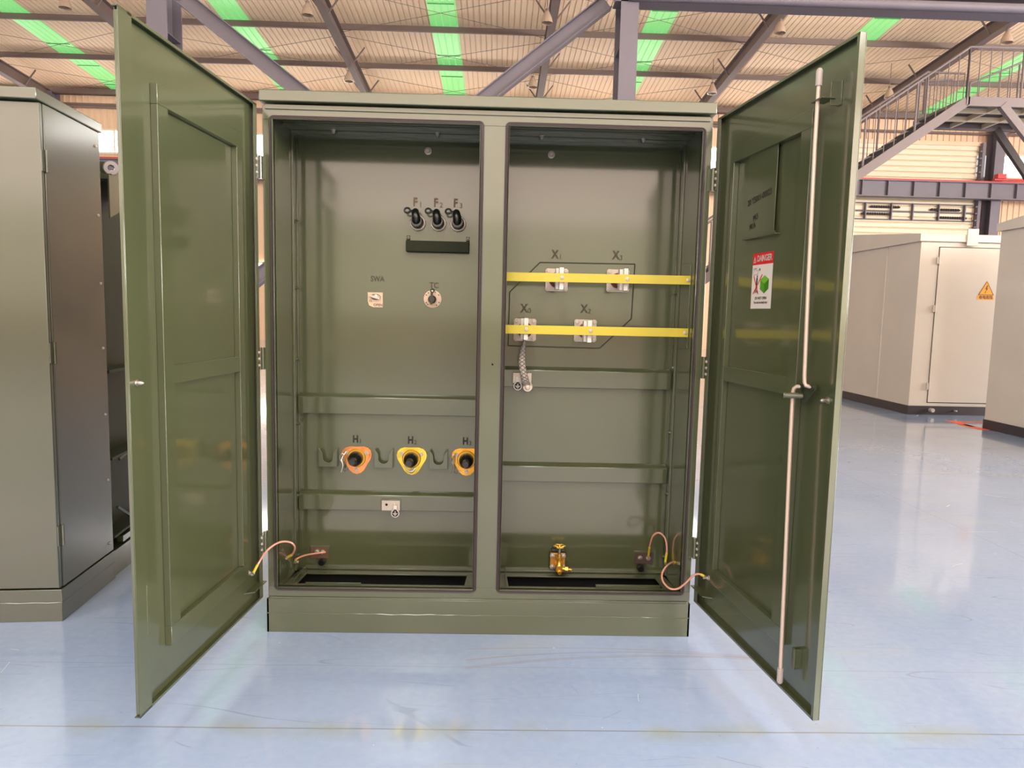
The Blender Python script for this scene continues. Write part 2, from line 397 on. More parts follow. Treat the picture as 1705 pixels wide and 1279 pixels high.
for i, (a, b) in enumerate(bays):
    for j, (y0, y1) in enumerate(((17.6, 20.5), (20.7, 23.4), (23.7, 26.6))):
        if j == 0 and i not in (2, 3): continue
        mb = MB()
        for p, q in (((a, y0), (b, y1)), ((b, y0), (a, y1))):
            mb.cyl((p[0], p[1], roofz(p[1])-.36), (q[0], q[1], roofz(q[1])-.36), .007, 6)
        place = ['far left above the neighbour cabinet', 'left bay behind the grey column', 'bay above the left compartment', 'bay above the right compartment', 'bay above the right door', 'rightmost bay behind the stairs'][i]
        tag(mb.build('roof_tie_rods', BROWN), 'thin crossed steel tie rods, %s, %s row' % (place, ['nearest', 'middle', 'farthest'][j]), 'tie rod', 'crossed roof tie rods')

# high bay lamps
t = thing('high_bay_lamp', (0, 0, 0), 'lamp', 'lamp', 'high bay lamps'); ORG[t.name] = Vector((0, 0, 0))
mb = MB(); mb.lathe([(.045, .0), (.06, -.02), (.10, -.10), (.145, -.20), (.16, -.28), (.165, -.33), (.155, -.33), (.15, -.27), (.13, -.19), (.09, -.10), (.04, -.02)], (0, 0, 0), n=24, cap=False)
mb.build('bowl', LAMPG, t)
mb = MB(); mb.lathe([(.02, .07), (.05, .05), (.055, -.01), (.05, -.02)], (0, 0, 0), n=16); mb.build('cap', LAMPC, t)
mb = MB(); mb.lathe([(.03, -.05), (.055, -.12), (.06, -.2), (.035, -.27), (.0, -.28)], (0, 0, 0), n=16); mb.build('bulb', mat('bulb_glass', rgb(250, 238, 220), rough=.15, coat=.5), t)
mb = MB(); mb.cyl((0, 0, .05), (0, 0, .83), .010, 8); mb.build('hanging_rod', LAMPC, t)
lamps = [(-11.18, 17.77, 9.65, 'bell-shaped lamp at top left above the neighbour cabinet'), (-4.5, 17.73, 9.65, 'bell-shaped lamp nearest the top edge above the left compartment'),
         (2.18, 17.73, 9.65, 'bell-shaped lamp near the top edge just left of the braced column'), (8.84, 17.88, 9.64, 'bell-shaped lamp upper right beside the rafter above the right door'),
         (15.52, 18.01, 9.63, 'bell-shaped lamp at the top right above the stair landing'), (-4.32, 22.35, 9.34, 'small farther lamp above the left compartment'),
         (2.02, 22.39, 9.34, 'small farther lamp under the right brace'), (8.31, 22.44, 9.33, 'small farther lamp above the right end of the cabinet roof'),
         (14.53, 22.34, 9.34, 'small farther lamp between right door and stair handrail')]
for i, (x, y, z, lb) in enumerate(lamps):
    o = t if i == 0 else copy_tree(t)
    o.location = (x, y, z+.17); o['label'] = 'pale '+lb

# braced frame of grey columns behind the cabinet
def ibeam_col(x0, x1, y0, y1, z0, z1):
    m = MB(); xc = (x0+x1)/2
    m.box(x0, x1, y0, y0+.025, z0, z1); m.box(x0, x1, y1-.025, y1, z0, z1); m.box(xc-.01, xc+.01, y0+.025, y1-.025, z0, z1); return m
for x0, x1, lb in ((-4.57, -4.26, 'grey steel column rising behind the open left door'), (2.79, 3.07, 'grey steel column rising behind the roof of the open cabinet'), (10.3, 10.6, 'grey steel column right of the staircase landing')):
    if x0 > 9: continue
    t = thing('steel_column', ((x0+x1)/2, 8.85, 0), lb, 'column', 'braced grey columns')
    ibeam_col(x0, x1, 8.6, 9.15, 0, roofz(9)-.3).build('shaft', LAV, t)
    mb = MB(); mb.box(x0-.1, x1+.1, 8.5, 9.25, 0, .03); mb.build('base_plate', LAV, t)
    mb = MB()
    for z in (4.3, 5.6, 6.9):
        mb.box(x0+.01, x1-.01, 8.63, 9.12, z, z+.012)
    mb.build('stiffener', LAV, t)
def brace(a, b, lb):
    mb = MB(); mb.bar(a, b, .16, .012, (0, 1, 0)); d = (Vector(b)-Vector(a)).normalized(); n = Vector((-d.z, 0, d.x))
    for s_ in (-.11, .11):
        mb.bar(Vector(a)+n*s_+Vector((0, 0, 0)), Vector(b)+n*s_, .16, .012, (0, 1, 0))
    mb = MB(); mb.bar(a, b, .012, .22, (0, 1, 0)); mb.bar(Vector(a)+n*.11, Vector(b)+n*.11, .2, .014, (0, 1, 0)); mb.bar(Vector(a)-n*.11, Vector(b)-n*.11, .2, .014, (0, 1, 0))
    tag(mb.build('diagonal_brace', LAV), lb, 'brace', 'diagonal braces')
brace((-4.05, 8.72, 6.15), (2.60, 8.72, 1.13), 'grey steel diagonal brace sloping down from left column toward the cabinet top')
brace((2.62, 8.98, 6.40), (-4.05, 8.98, 1.05), 'grey steel diagonal brace rising from the cabinet top to the right column')
mb = MB(); mb.box(2.7, 12.5, 8.75, 8.77, 6.28, 6.5); mb.box(2.7, 12.5, 8.6, 8.9, 6.27, 6.29); mb.box(2.7, 12.5, 8.6, 8.9, 6.49, 6.51); mb.cyl((2.9, 8.55, 6.33), (12.5, 8.55, 6.33), .07)
tag(mb.build('longitudinal_beam', LAV), 'grey steel beam running along the top right edge from the braced column', 'beam')

# crane runway beam and wall columns, sectional door
t = thing('crane_runway_beam', (0, 26, 6.4), 'long grey crane runway beam with red top rail and web stiffeners on the back wall', 'beam')
mb = MB(); mb.box(-29, 33, 25.99, 26.01, 6.44, 7.08); mb.box(-29, 33, 25.85, 26.15, 6.42, 6.46); mb.box(-29, 33, 25.85, 26.15, 7.05, 7.08); mb.build('girder', LAV, t)
mb = MB(); mb.box(-29, 33, 25.9, 26.1, 7.085, 7.14); mb.build('red_rail', REDM, t)
x = -28.9; 
while x < 32:
    if x < 9 and x > -12: x += 1.06; continue
    mb = MB(); mb.box(x-.012, x+.012, 25.86, 25.99, 6.46, 7.05); mb.build('stiffener', LAV, t); x += 1.06
for x, lb in ((-17.05, 'grey wall column at far left behind the neighbour cabinet'), (-10.85, 'grey wall column behind the open left door'), (-4.23, 'grey wall column hidden behind left compartment'), (2.4, 'grey wall column behind the right compartment'), (8.9, 'grey wall column behind the right door hinge'), (21.45, 'grey wall column at the right edge beside the sectional door')):
    tag(ibeam_col(x-.2, x+.2, 26.3, 26.85, 0, roofz(26.5)-.35).build('wall_column', LAV), lb, 'column', 'wall columns')
mb = MB()
z = 0.0
while z < 8.55:
    mb.extrude([(14.3, 26.80, z), (14.3, 26.74, z+.03), (14.3, 26.74, z+.19), (14.3, 26.80, z+.22)], (6.5, 0, 0)); z += .23
mb.box(14.3, 20.8, 26.8, 26.86, 0, 8.7)
dr = struct('door_1', mb, CREAM)
for x0, z0 in ((16.45, 6.12), (19.0, 6.06), (16.1, 5.83), (19.3, 5.74)):
    mb = MB()
    for k in range(12): mb.lathe([(.05, 0), (.06, .02), (.05, .05)], (x0+k*.1, 26.66, z0), (1, 0, .3), 10)
    mb.cyl((x0-.05, 26.66, z0), (x0+1.2, 26.66, z0), .04, 10)
    mb.build('spring', KBLACK, dr)
mb = MB()
for z0 in (5.62, 5.95, 6.28): mb.cyl((14.3, 26.68, z0), (20.8, 26.68, z0), .025, 8)
for x0 in (14.9, 16.2, 17.3, 18.2, 19.3, 20.4): mb.box(x0-.02, x0+.02, 26.6, 26.75, 5.6, 6.3)
mb.build('spring_shaft', LAV, dr)
mb = MB(); mb.box(20.85, 20.97, 26.5, 26.75, 0, 8.8)
for k in range(30): mb.box(20.78, 20.9, 26.52, 26.7, .3+k*.28, .36+k*.28)
mb.build('guide_track', LAV, dr)
mb = MB(); mb.box(14.2, 20.9, 26.68, 26.86, 8.7, 8.86); mb.build('door_head', WALLM, dr)
# small red hoist bracket on the runway at right
mb = MB(); mb.box(20.9, 22.4, 25.7, 25.84, 7.14, 7.22); mb.box(20.95, 21.3, 25.6, 25.84, 7.2, 7.38)
tag(mb.build('crane_end_stop', REDM), 'small red crane end stop on the runway beam at right edge', 'crane stop')

# ------------------------------------------------------------------ staircase
t = thing('steel_staircase', (9.9, 11.5, 0), 'grey steel staircase with landing and barred railings at upper right', 'staircase')
def sz(x): return 5.66-(9.95-x)*.705
for y in (11.0, 12.0):
    mb = MB(); mb.extrude([(9.98, y-.03, 5.56), (9.9, y-.03, 5.72), (1.95, y-.03, 0.02), (2.2, y-.03, 0.0)], (0, .06, 0)); mb.build('stringer', STAIR, t)
mb = MB()
k = 0; x = 9.75
while sz(x)-.05 > .1:
    mb.box(x-.13, x+.13, 11.02, 11.98, sz(x)-.02, sz(x)+.01); x -= .25
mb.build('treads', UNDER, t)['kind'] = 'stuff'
mb = MB(); mb.box(9.96, 14.5, 10.96, 11.04, 5.56, 5.73); mb.box(9.96, 14.5, 12.66, 12.74, 5.56, 5.73); mb.box(9.93, 9.99, 10.96, 12.74, 5.58, 5.73); mb.build('landing_frame', STAIR, t)
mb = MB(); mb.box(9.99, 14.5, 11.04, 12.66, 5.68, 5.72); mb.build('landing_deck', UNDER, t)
mb = MB(); mb.box(9.99, 14.5, 11.5, 11.54, 5.58, 5.68); mb.box(9.99, 14.5, 12.1, 12.14, 5.58, 5.68)
for x in (10.7, 11.4, 12.1): mb.box(x, x+.05, 11.04, 12.66, 5.59, 5.68)
mb.build('joists', CREAM, t)
mb = MB(); mb.bar((10.65, 11.0, 5.6), (13.0, 11.0, 3.1), .10, .15); mb.build('knee_brace', STAIR, t)
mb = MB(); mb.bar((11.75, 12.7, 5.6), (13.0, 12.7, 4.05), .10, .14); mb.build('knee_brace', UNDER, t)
mb = MB(); mb.box(12.95, 13.2, 10.95, 11.2, 0, 5.6); mb.box(12.95, 13.2, 12.5, 12.75, 0, 5.6); mb.build('landing_post', STAIR, t)
def rail(pts, base, y, step, nm='railing'):
    mb = MB(); mb.tube([(a, y, b) for a, b in pts], .022, 8)
    (xa, za), (xb, zb) = pts[0], pts[-1]
    L_ = xb-xa; n = max(1, int(abs(L_)/step))
    for i in range(n+1):
        x = xa+L_*i/n; z = za+(zb-za)*i/n; r = .020 if i % 5 == 0 else .009
        mb.cyl((x, y, base(x)), (x, y, z), r, 6)
    mb.build(nm, STAIR, t)
rail([(9.94, 6.66), (2.2, 1.22)], lambda x: sz(x)-.03, 11.0, .19)
rail([(9.94, 6.66), (14.4, 6.68)], lambda x: 5.7, 11.0, .21)
rail([(9.75, 6.53), (2.2, 1.22)], lambda x: sz(x)-.03, 12.0, .19)
rail([(9.73, 6.53), (10.55, 6.53)], lambda x: 5.7, 12.05, .19)
rail([(10.9, 6.45), (13.6, 7.6)], lambda x: 5.72+max(0, (x-11.6))*.42, 12.4, .2)
rail([(10.0, 6.55), (10.7, 6.62)], lambda x: 5.72, 12.7, .2)

# ------------------------------------------------------------------ grey kiosk substations
def kiosk(x0, x1, y0, y1, yr, zb, zt, f0, rise, label, dets):
    t = thing('kiosk_substation', (x0, y0, 0), label, 'electrical kiosk')
    mb = MB(); mb.box(x0, x1, y0, y1, zb, zt); mb.build('body', KIOSK, t, bevel=.004)
    mb = MB(); mb.box(x0-.01, x1+.01, y0-.01, y1+.01, 0, zb); mb.build('base_frame', KBLACK, t)
    mb = MB(); ov = .04
    mb.extrude([(x0-ov, y0-ov, zt), (x0-ov, y0-ov, f0), (x0-ov, yr, f0+rise), (x0-ov, y1+ov, f0), (x0-ov, y1+ov, zt)], (x1-x0+2*ov, 0, 0)); mb.build('roof', KIOSK, t, bevel=.004)
    dets(t); return t
def k1(t):
    mb = MB(); y = 7.39
    mb.box(7.40, 9.0, y-.012, y, .19, 2.47); d = mb.build('door', KIOSK, t, bevel=.003)
    mb = MB(); mb.box(7.392, 7.398, y-.004, y+.001, .18, 2.48); mb.box(7.392, 9.0, y-.004, y+.001, 2.472, 2.48); mb.box(7.392, 9.0, y-.004, y+.001, .18, .188)
    mb.build('door_gap', HOLE, t)
    for z in (2.28, 1.58, .43):
        mb = MB(); mb.box(7.36, 7.43, y-.03, y-.01, z-.05, z+.05); mb.cyl((7.395, y-.03, z-.055), (7.395, y-.03, z+.055), .01, 10); mb.build('hinge', KIOSK, t)
    mb = MB(); mb.box(7.10, 7.119, 8.25, 8.27, .14, 2.54); mb.build('panel_seam', KIOSK, t)
    mb = MB(); mb.box(7.76, 7.92, y-.06, y-.04, 2.5, 2.74); mb.build('vent_cover', KIOSK, t)
    mb = MB(); mb.cyl((7.45, y-.08, .075), (7.45, y-.01, .075), .03, 12); mb.cyl((7.82, y-.06, .07), (7.82, y-.01, .07), .012, 10); mb.build('base_fitting', ZINC, t)
    # warning sign
    s = MB(); P = lambda a, b, h: (8.137+a, y-.014-h, 1.86+b)
    s.add([P(-.115, -.06, 0), P(.115, -.06, 0), P(.006, .135, 0), P(-.006, .135, 0)], [(0, 1, 2, 3)], 0)
    s.add([P(-.125, -.135, 0), P(.118, -.135, 0), P(.118, -.068, 0), P(-.125, -.068, 0)], [(0, 1, 2, 3)], 0)
    s.add([P(-.115, -.066, .001), P(.115, -.066, .001), P(.115, -.058, .001), P(-.115, -.058, .001)], [(0, 1, 2, 3)], 1)
    for a, b in (((-.115, -.06), (-.003, .132)), ((.115, -.06), (.003, .132))):
        dx = .006; s.add([P(a[0], a[1], .001), P(b[0], b[1], .001), P(b[0]*.5, b[1]-.01, .001), P(a[0]*.9, a[1], .001)], [(0, 1, 2, 3)], 1)
    s.add([P(.005, .075, .001), P(-.02, .02, .001), P(-.002, .02, .001), P(-.012, -.025, .001), P(.024, .035, .001), P(.006, .035, .001), P(.022, .078, .001)], [(0, 1, 2, 5, 6), (2, 3, 4, 5)], 1)
    s.add([P(-.022, -.02, .001), P(-.004, -.012, .001), P(-.014, -.045, .001)], [(0, 1, 2)], 1)
    text('sign_words', '有电危险', .052, lambda a, b, h: P(a, b-.102, .001), None, mb=s, mi=1)
    o = s.build('warning_sign', [ORS, mat('sign_brown', rgb(96, 48, 16), rough=.5)], t); o['label'] = 'orange triangular high voltage warning sign with lightning bolt'
kiosk(7.12, 9.5, 7.39, 11.4, 9.4, .13, 2.551, 2.66, .20, 'light grey kiosk with orange lightning sign, farther of the two by the right door', k1)
kiosk(7.40, 9.6, 3.9, 6.14, 5.02, .12, 2.56, 2.66, .12, 'light grey kiosk cut off by the right edge of the photo, nearer of the two', lambda t: None)
mb = MB(); mb.extrude([(7.42, 6.62, .001), (7.55, 6.66, .001), (7.9, 6.7, .001), (7.9, 6.76, .001), (7.5, 6.72, .001), (7.3, 6.8, .001), (7.38, 6.68, .001)], (0, 0, .002))
mb.box(7.25, 7.38, 6.0, 6.45, .001, .003); mb.box(7.3, 7.385, 6.25, 6.7, .001, .003)
tag(mb.build('orange_floor_tape', ORANGE), 'bright orange tape mark on the floor beside the nearer grey kiosk', 'floor tape')

# ------------------------------------------------------------------ shared transformer parts
H0, HB, HT = 0.1535, 2.174, 2.226
def plinth(nm, t, x0, x1, y0, y1):
    mb = MB(); mb.box(x0, x1, y0, y0+.01, 0, .148); mb.box(x0, x1, y1-.01, y1, 0, .148); mb.box(x0, x0+.01, y0, y1, 0, .148); mb.box(x1-.01, x1, y0, y1, 0, .148)
    mb.box(x0+.012, x1-.012, y0+.002, y0+.03, .13, .156)
    o = mb.build(nm, GREEN, t, bevel=.0015)
    w_ = MB(); w_.tube([(x0+(x1-x0)*i/60, y0-.0005, .084+.0012*math.sin(i*1.7)+.0008*math.sin(i*.6)) for i in range(61)], .0022, 6)
    w_.build('weld_seam', GREEN, o)
    return o
def cap(t, x0, x1, y0, y1):
    mb = MB(); mb.box(x0, x1, y0, y1, 2.181, HT); return mb.build('roof_cap', GREEN, t, bevel=.004)

# ================================================================== THE OPEN CABINET
T = thing('transformer_cabinet', (.9, .25, 0), 'large olive green pad-mounted transformer cabinet with both doors standing open', 'electrical cabinet')
YB = .385
mb = MB()
# front frame with two openings, thin folded sheet
def hframe(mb, x0, x1, z0, z1, holes, y0, y1):
    xs = sorted({x0, x1, *[h[0] for h in holes], *[h[1] for h in holes]})
    hz0, hz1 = holes[0][2], holes[0][3]
    mb.box(x0, x1, y0, y1, hz1, z1); mb.box(x0, x1, y0, y1, z0, hz0)
    prev = x0
    for h in sorted(holes): mb.box(prev, h[0], y0, y1, hz0, hz1); prev = h[1]
    mb.box(prev, x1, y0, y1, hz0, hz1)
OPN = [(.043, .864, .2, 2.118), (.983, 1.757, .2, 2.118)]
hframe(mb, 0, 1.8, .156, HB, OPN, 0, .012)
for a, b, c, d in OPN:   # folded lips of the openings
    mb.box(a-.002, a, -.014, .012, c, d); mb.box(b, b+.002, -.014, .012, c, d); mb.box(a-.002, b+.002, -.014, .012, d, d+.002); mb.box(a-.002, b+.002, -.014, .012, c-.002, c)
mb.box(0, .006, .012, .5, .156, HB); mb.box(1.794, 1.8, .012, .5, .156, HB)
mb.box(0.006, 1.794, .012, .5, HB-.008, HB)
mb.box(.012, 1.788, -.006, 0, 2.158, 2.176)
mb.build('front_frame', GREEN, T, bevel=.0012)
mb = MB()
# inner side walls, divider, inner ceiling, back wall
mb.box(.027, .03, .012, YB, .156, 2.150); mb.box(1.77, 1.773, .012, YB, .156, 2.150)
mb.box(.88, .883, .012, YB, .156, 2.150); mb.box(.965, .968, .012, YB, .156, 2.150)
mb.box(.027, 1.773, .012, YB, 2.150, 2.153)
mb.box(.0, 1.8, YB, YB+.004, .128, HB-.01)
mb.build('inner_lining', GREEN, T)
mb = MB()
for x0, x1 in ((.03, .88), (.968, 1.77)):
    mb.box(x0, x1, .012, .120, .158, .166)
    mb.box(x0, x1, .325, YB, .128, .133)
    mb.extrude([(x0, .12, .158), (x0+.055, .12, .158), (x0+.050, .325, .133), (x0, .325, .133)], (0, 0, .006))
    mb.extrude([(x1, .12, .158), (x1-.055, .12, .158), (x1-.050, .325, .133), (x1, .325, .133)], (0, 0, .006))
    mb.box(x0+.040, x0+.044, .12, .325, .14, .176)
    mb.box(x0, x1, YB-.008, YB, .137, .142)
mb.box(.127, .37, .106, .112, .166, .176)
mb.box(1.41, 1.70, .110, .125, .166, .178)
mb.build('sill_frame', GREEN, T, bevel=.001)
mb = MB(); mb.box(.03, 1.77, .02, YB, .002, .004); mb.box(.006, 1.79, .378, .384, .004, .127); mb.build('well_shade_sheets', HOLE, T)  # black sheets: the well's deep shade put into the colour
mb = MB()
for x0, s_ in ((.03, 1), (1.77, -1)):
    xx = lambda q: x0+s_*q
    a, b = sorted((xx(0), xx(.010))); mb.box(a, b, .282, .292, .16, 2.13)
    a, b = sorted((xx(0), xx(.004))); mb.box(a, b, .36, YB, .16, 2.13)
mb.box(.03, 1.77, .282, .292, 2.135, 2.15); mb.box(.03, .88, .165, .171, 2.14, 2.15); mb.box(.968, 1.77, .165, .171, 2.14, 2.15)
mb.build('joint_flange', GREEN, T, bevel=.0015)
for (x, y, z, ax) in [(.03, .335, z, (1, 0, 0)) for z in (1.765, 1.466, 1.142, .844, .504, .218)]+[(1.77, .335, z, (-1, 0, 0)) for z in (1.481, 1.138, .833, .541, .235)]+[(x, .262, 2.15, (0, 0, -1)) for x in (.22, .671, 1.126, 1.573)]:
    mb = MB(); mb.hexbolt((x, y, z), ax, .0075, .009); mb.cyl(Vector((x, y, z)), Vector((x, y, z))+Vector(ax)*.016, .004, 8); mb.build('frame_bolt', ZINC if ax[2] else GREEN, T)
plinth('base_plinth', T, -.006, 1.803, -.006, .5)
cap(T, -.0045, 1.8054, -.03, .53)
mb = MB(); mb.box(.1, 1.7, .5, 1.15, .1, 2.0); mb.build('oil_tank', GREEN, T, bevel=.006)
mb = MB(); mb.lathe([(.004, 0), (.004, .002)], (.932, -.001, 1.162), (0, -1, 0), 10); mb.build('mullion_hole', HOLE, T)
# gaskets
for (a, b, c, d) in OPN:
    def rr(o, r, y):
        x0, x1, z0, z1 = a-o, b+o, c-o, d+o; P = []
        for cx, cz, s0 in ((x1-r, z1-r, 0), (x0+r, z1-r, PI/2), (x0+r, z0+r, PI), (x1-r, z0+r, 3*PI/2)):
            P += [(cx+r*math.cos(s0+i*PI/10), y, cz+r*math.sin(s0+i*PI/10)) for i in range(6)]
        return P
    mb = MB(); mb.tube(rr(.0065, .010, -.004), .0045, 8, True); mb.tube(rr(.0135, .016, -.003), .0038, 8, True)
    mb.tube(rr(.0100, .013, -.001), .0045, 8, True)
    mb.build('door_gasket', RUBBER, T)
# ribs across the back wall
for x0, x1, z0, z1 in ((.033, .88, .891, .975), (.033, .88, .434, .512), (.968, 1.765, 1.034, 1.119), (.968, 1.765, .586, .664)):
    mb = MB(); e = YB-.036
    mb.extrude([(x0, YB, z0), (x0, e, z0), (x0, e-.001, z1-.006), (x0, e+.004, z1), (x0, YB, z1+.010)], (x1-x0, 0, 0)); mb.build('back_wall_rib', GREEN, T, bevel=.002)
# --- left compartment fittings
yb = YB
for x, z in ((.619, 2.097), (1.179, 2.096)):
    mb = MB(); mb.lathe([(.016, 0), (.0165, .006), (.012, .008), (.009, .006), (.007, .014)], (x, yb, z), (0, -1, 0), 20); mb.build('vent_button', ZINC, T)
def btext(nm, s_, x, z, size, mt, sx=1): return text(nm, s_, size, lambda a, b, h: (x+a, yb-h, z+b), mt, T, sx=sx)
def sub(nm, big, small, x, z, size, mt):
    s = MB()
    text('t', big, size, lambda a, b, h: (x-size*.14+a, yb-.0008, z+b), None, mb=s, sx=.80, bold=.045)
    text('t', small, size*.62, lambda a, b, h: (x+size*.34+a, yb-.0008, z-size*.2+b), None, mb=s, bold=.012)
    s.build(nm, mt, T)
for x, n_ in ((.576, '1'), (.67, '2'), (.76, '3')):
    sub('fuse_marking', 'F', n_, x-.006, 1.868, .052, TXTR)
    mb = MB(); z = 1.776
    mb.lathe([(.036, 0), (.036, .012), (.033, .015), (.026, .015)], (x, yb, z), (0, -1, 0), 24)
    for k in range(6):
        a_ = k*PI/3+.3; mb.box(x+.033*math.cos(a_)-.004, x+.033*math.cos(a_)+.004, yb-.012, yb, z+.033*math.sin(a_)-.004, z+.033*math.sin(a_)+.004)
    fz = mb.build('fuse_holder', ZINC, T)
    mb = MB(); mb.lathe([(.029, .012), (.029, .034), (.026, .045), (.022, .06), (.024, .075)], (x, yb, z), (0, -1, 0), 20)
    mb.tube(spline([(x, yb-.05, z-.004), (x, yb-.075, z+.012), (x-.004, yb-.07, z+.036), (x-.006, yb-.045, z+.046)]), [.020, .021, .022, .022, .021, .020, .019, .019, .019, .018, .018, .017, .017, .017, .017, .016, .016, .015, .012][:19], 14)
    mb.build('fuse_cap', BLACK, fz)
    mb = MB(); mb.tube([(x-.042+.0125*math.cos(2*PI*i/20), yb-.055, z+.048+.0125*math.sin(2*PI*i/20)*.85) for i in range(20)], .0045, 8, True)
    mb.cyl((x-.030, yb-.055, z+.046), (x-.008, yb-.055, z+.044), .006, 8); mb.build('pull_ring', BLACK, fz)
mb = MB()
x0, x1 = .527, .812; za, zc = 1.644, 1.692; d0 = .05
mb.box(x0, x1, yb-d0, yb-d0+.002, za, zc); mb.box(x0, x1, yb-d0, yb, za, za+.002); mb.box(x0, x0+.002, yb-d0, yb, za, zc); mb.box(x1-.002, x1, yb-d0, yb, za, zc)
mb.box(x0-.002, x0+.014, yb-.004, yb, zc-.01, zc+.026); mb.box(x1-.014, x1+.002, yb-.004, yb, zc-.01, zc+.026)
tr = mb.build('drip_tray', TRAYM, T, bevel=.001)
for x in (x0+.006, x1-.006): mb = MB(); mb.hexbolt((x, yb-.004, zc+.017), (0, -1, 0), .005, .004); mb.build('tray_bolt', GREEN, tr)
btext('switch_marking', 'SWA', .392, 1.517, .034, TXT2, .85)
btext('tap_marking', 'TC', .653, 1.494, .036, TXT2, .9)
mb = MB(); x0, x1, z0, z1 = .348, .417, 1.388, 1.456
mb.extrude([(x0, yb, z1), (x1, yb, z1), (x1, yb, z0), (x0+.025, yb, z0), (x0+.006, yb, z0+.008), (x0, yb, z0+.028)], (0, -.003, 0))
pl = mb.build('switch_plate', CREAMP, T)
mb = MB(); cx, cz = x0+.038, z1-.020
mb.tube([(cx+.022*math.cos(2*PI*i/20), yb-.006, cz+.013*math.sin(2*PI*i/20)) for i in range(20)], .0022, 6, True)
mb.lathe([(.011, .003), (.011, .018), (.008, .02)], (cx, yb, cz), (0, -1, 0), 14); mb.bar((cx-.028, yb-.02, cz+.006), (cx+.02, yb-.02, cz-.008), .006, .010); mb.build('switch_handle', STEEL, pl)
text('plate_words', 'OPEN', .016, lambda a, b, h: (x0+.047+a, yb-.0036, z0+.010+b), TXTR, pl)
text('plate_mark', 'CL', .013, lambda a, b, h: (x0+.013+a, yb-.0036, z0+.028+b), TXTR, pl)
mb = MB(); cx, cz = .647, 1.432; mb.lathe([(.041, 0), (.041, .005), (.039, .006)], (cx, yb, cz), (0, -1, 0), 36); tp = mb.build('tap_changer_dial', CREAMP, T)
mb = MB()
for k, a_ in enumerate((.6, 1.2, 2.2, 2.6, 3.7, 4.0, 5.3, 5.8)): mb.lathe([(.0028, .006), (.0028, .008)], (cx+.034*math.cos(a_), yb, cz+.034*math.sin(a_)), (0, -1, 0), 8)
mb.build('dial_rivets', TXT, tp)
mb = MB(); mb.lathe([(.019, .006), (.018, .03), (.014, .036)], (cx-.001, yb, cz-.002), (0, -1, 0), 20)
mb.bar((cx-.001, yb-.033, cz+.03), (cx-.004, yb-.033, cz-.026), .012, .010)
mb.tube([(cx+.001+.008*math.cos(2*PI*i/12), yb-.03, cz+.037+.008*math.sin(2*PI*i/12)) for i in range(12)], .003, 6, True); mb.build('dial_knob', BLACK, tp)
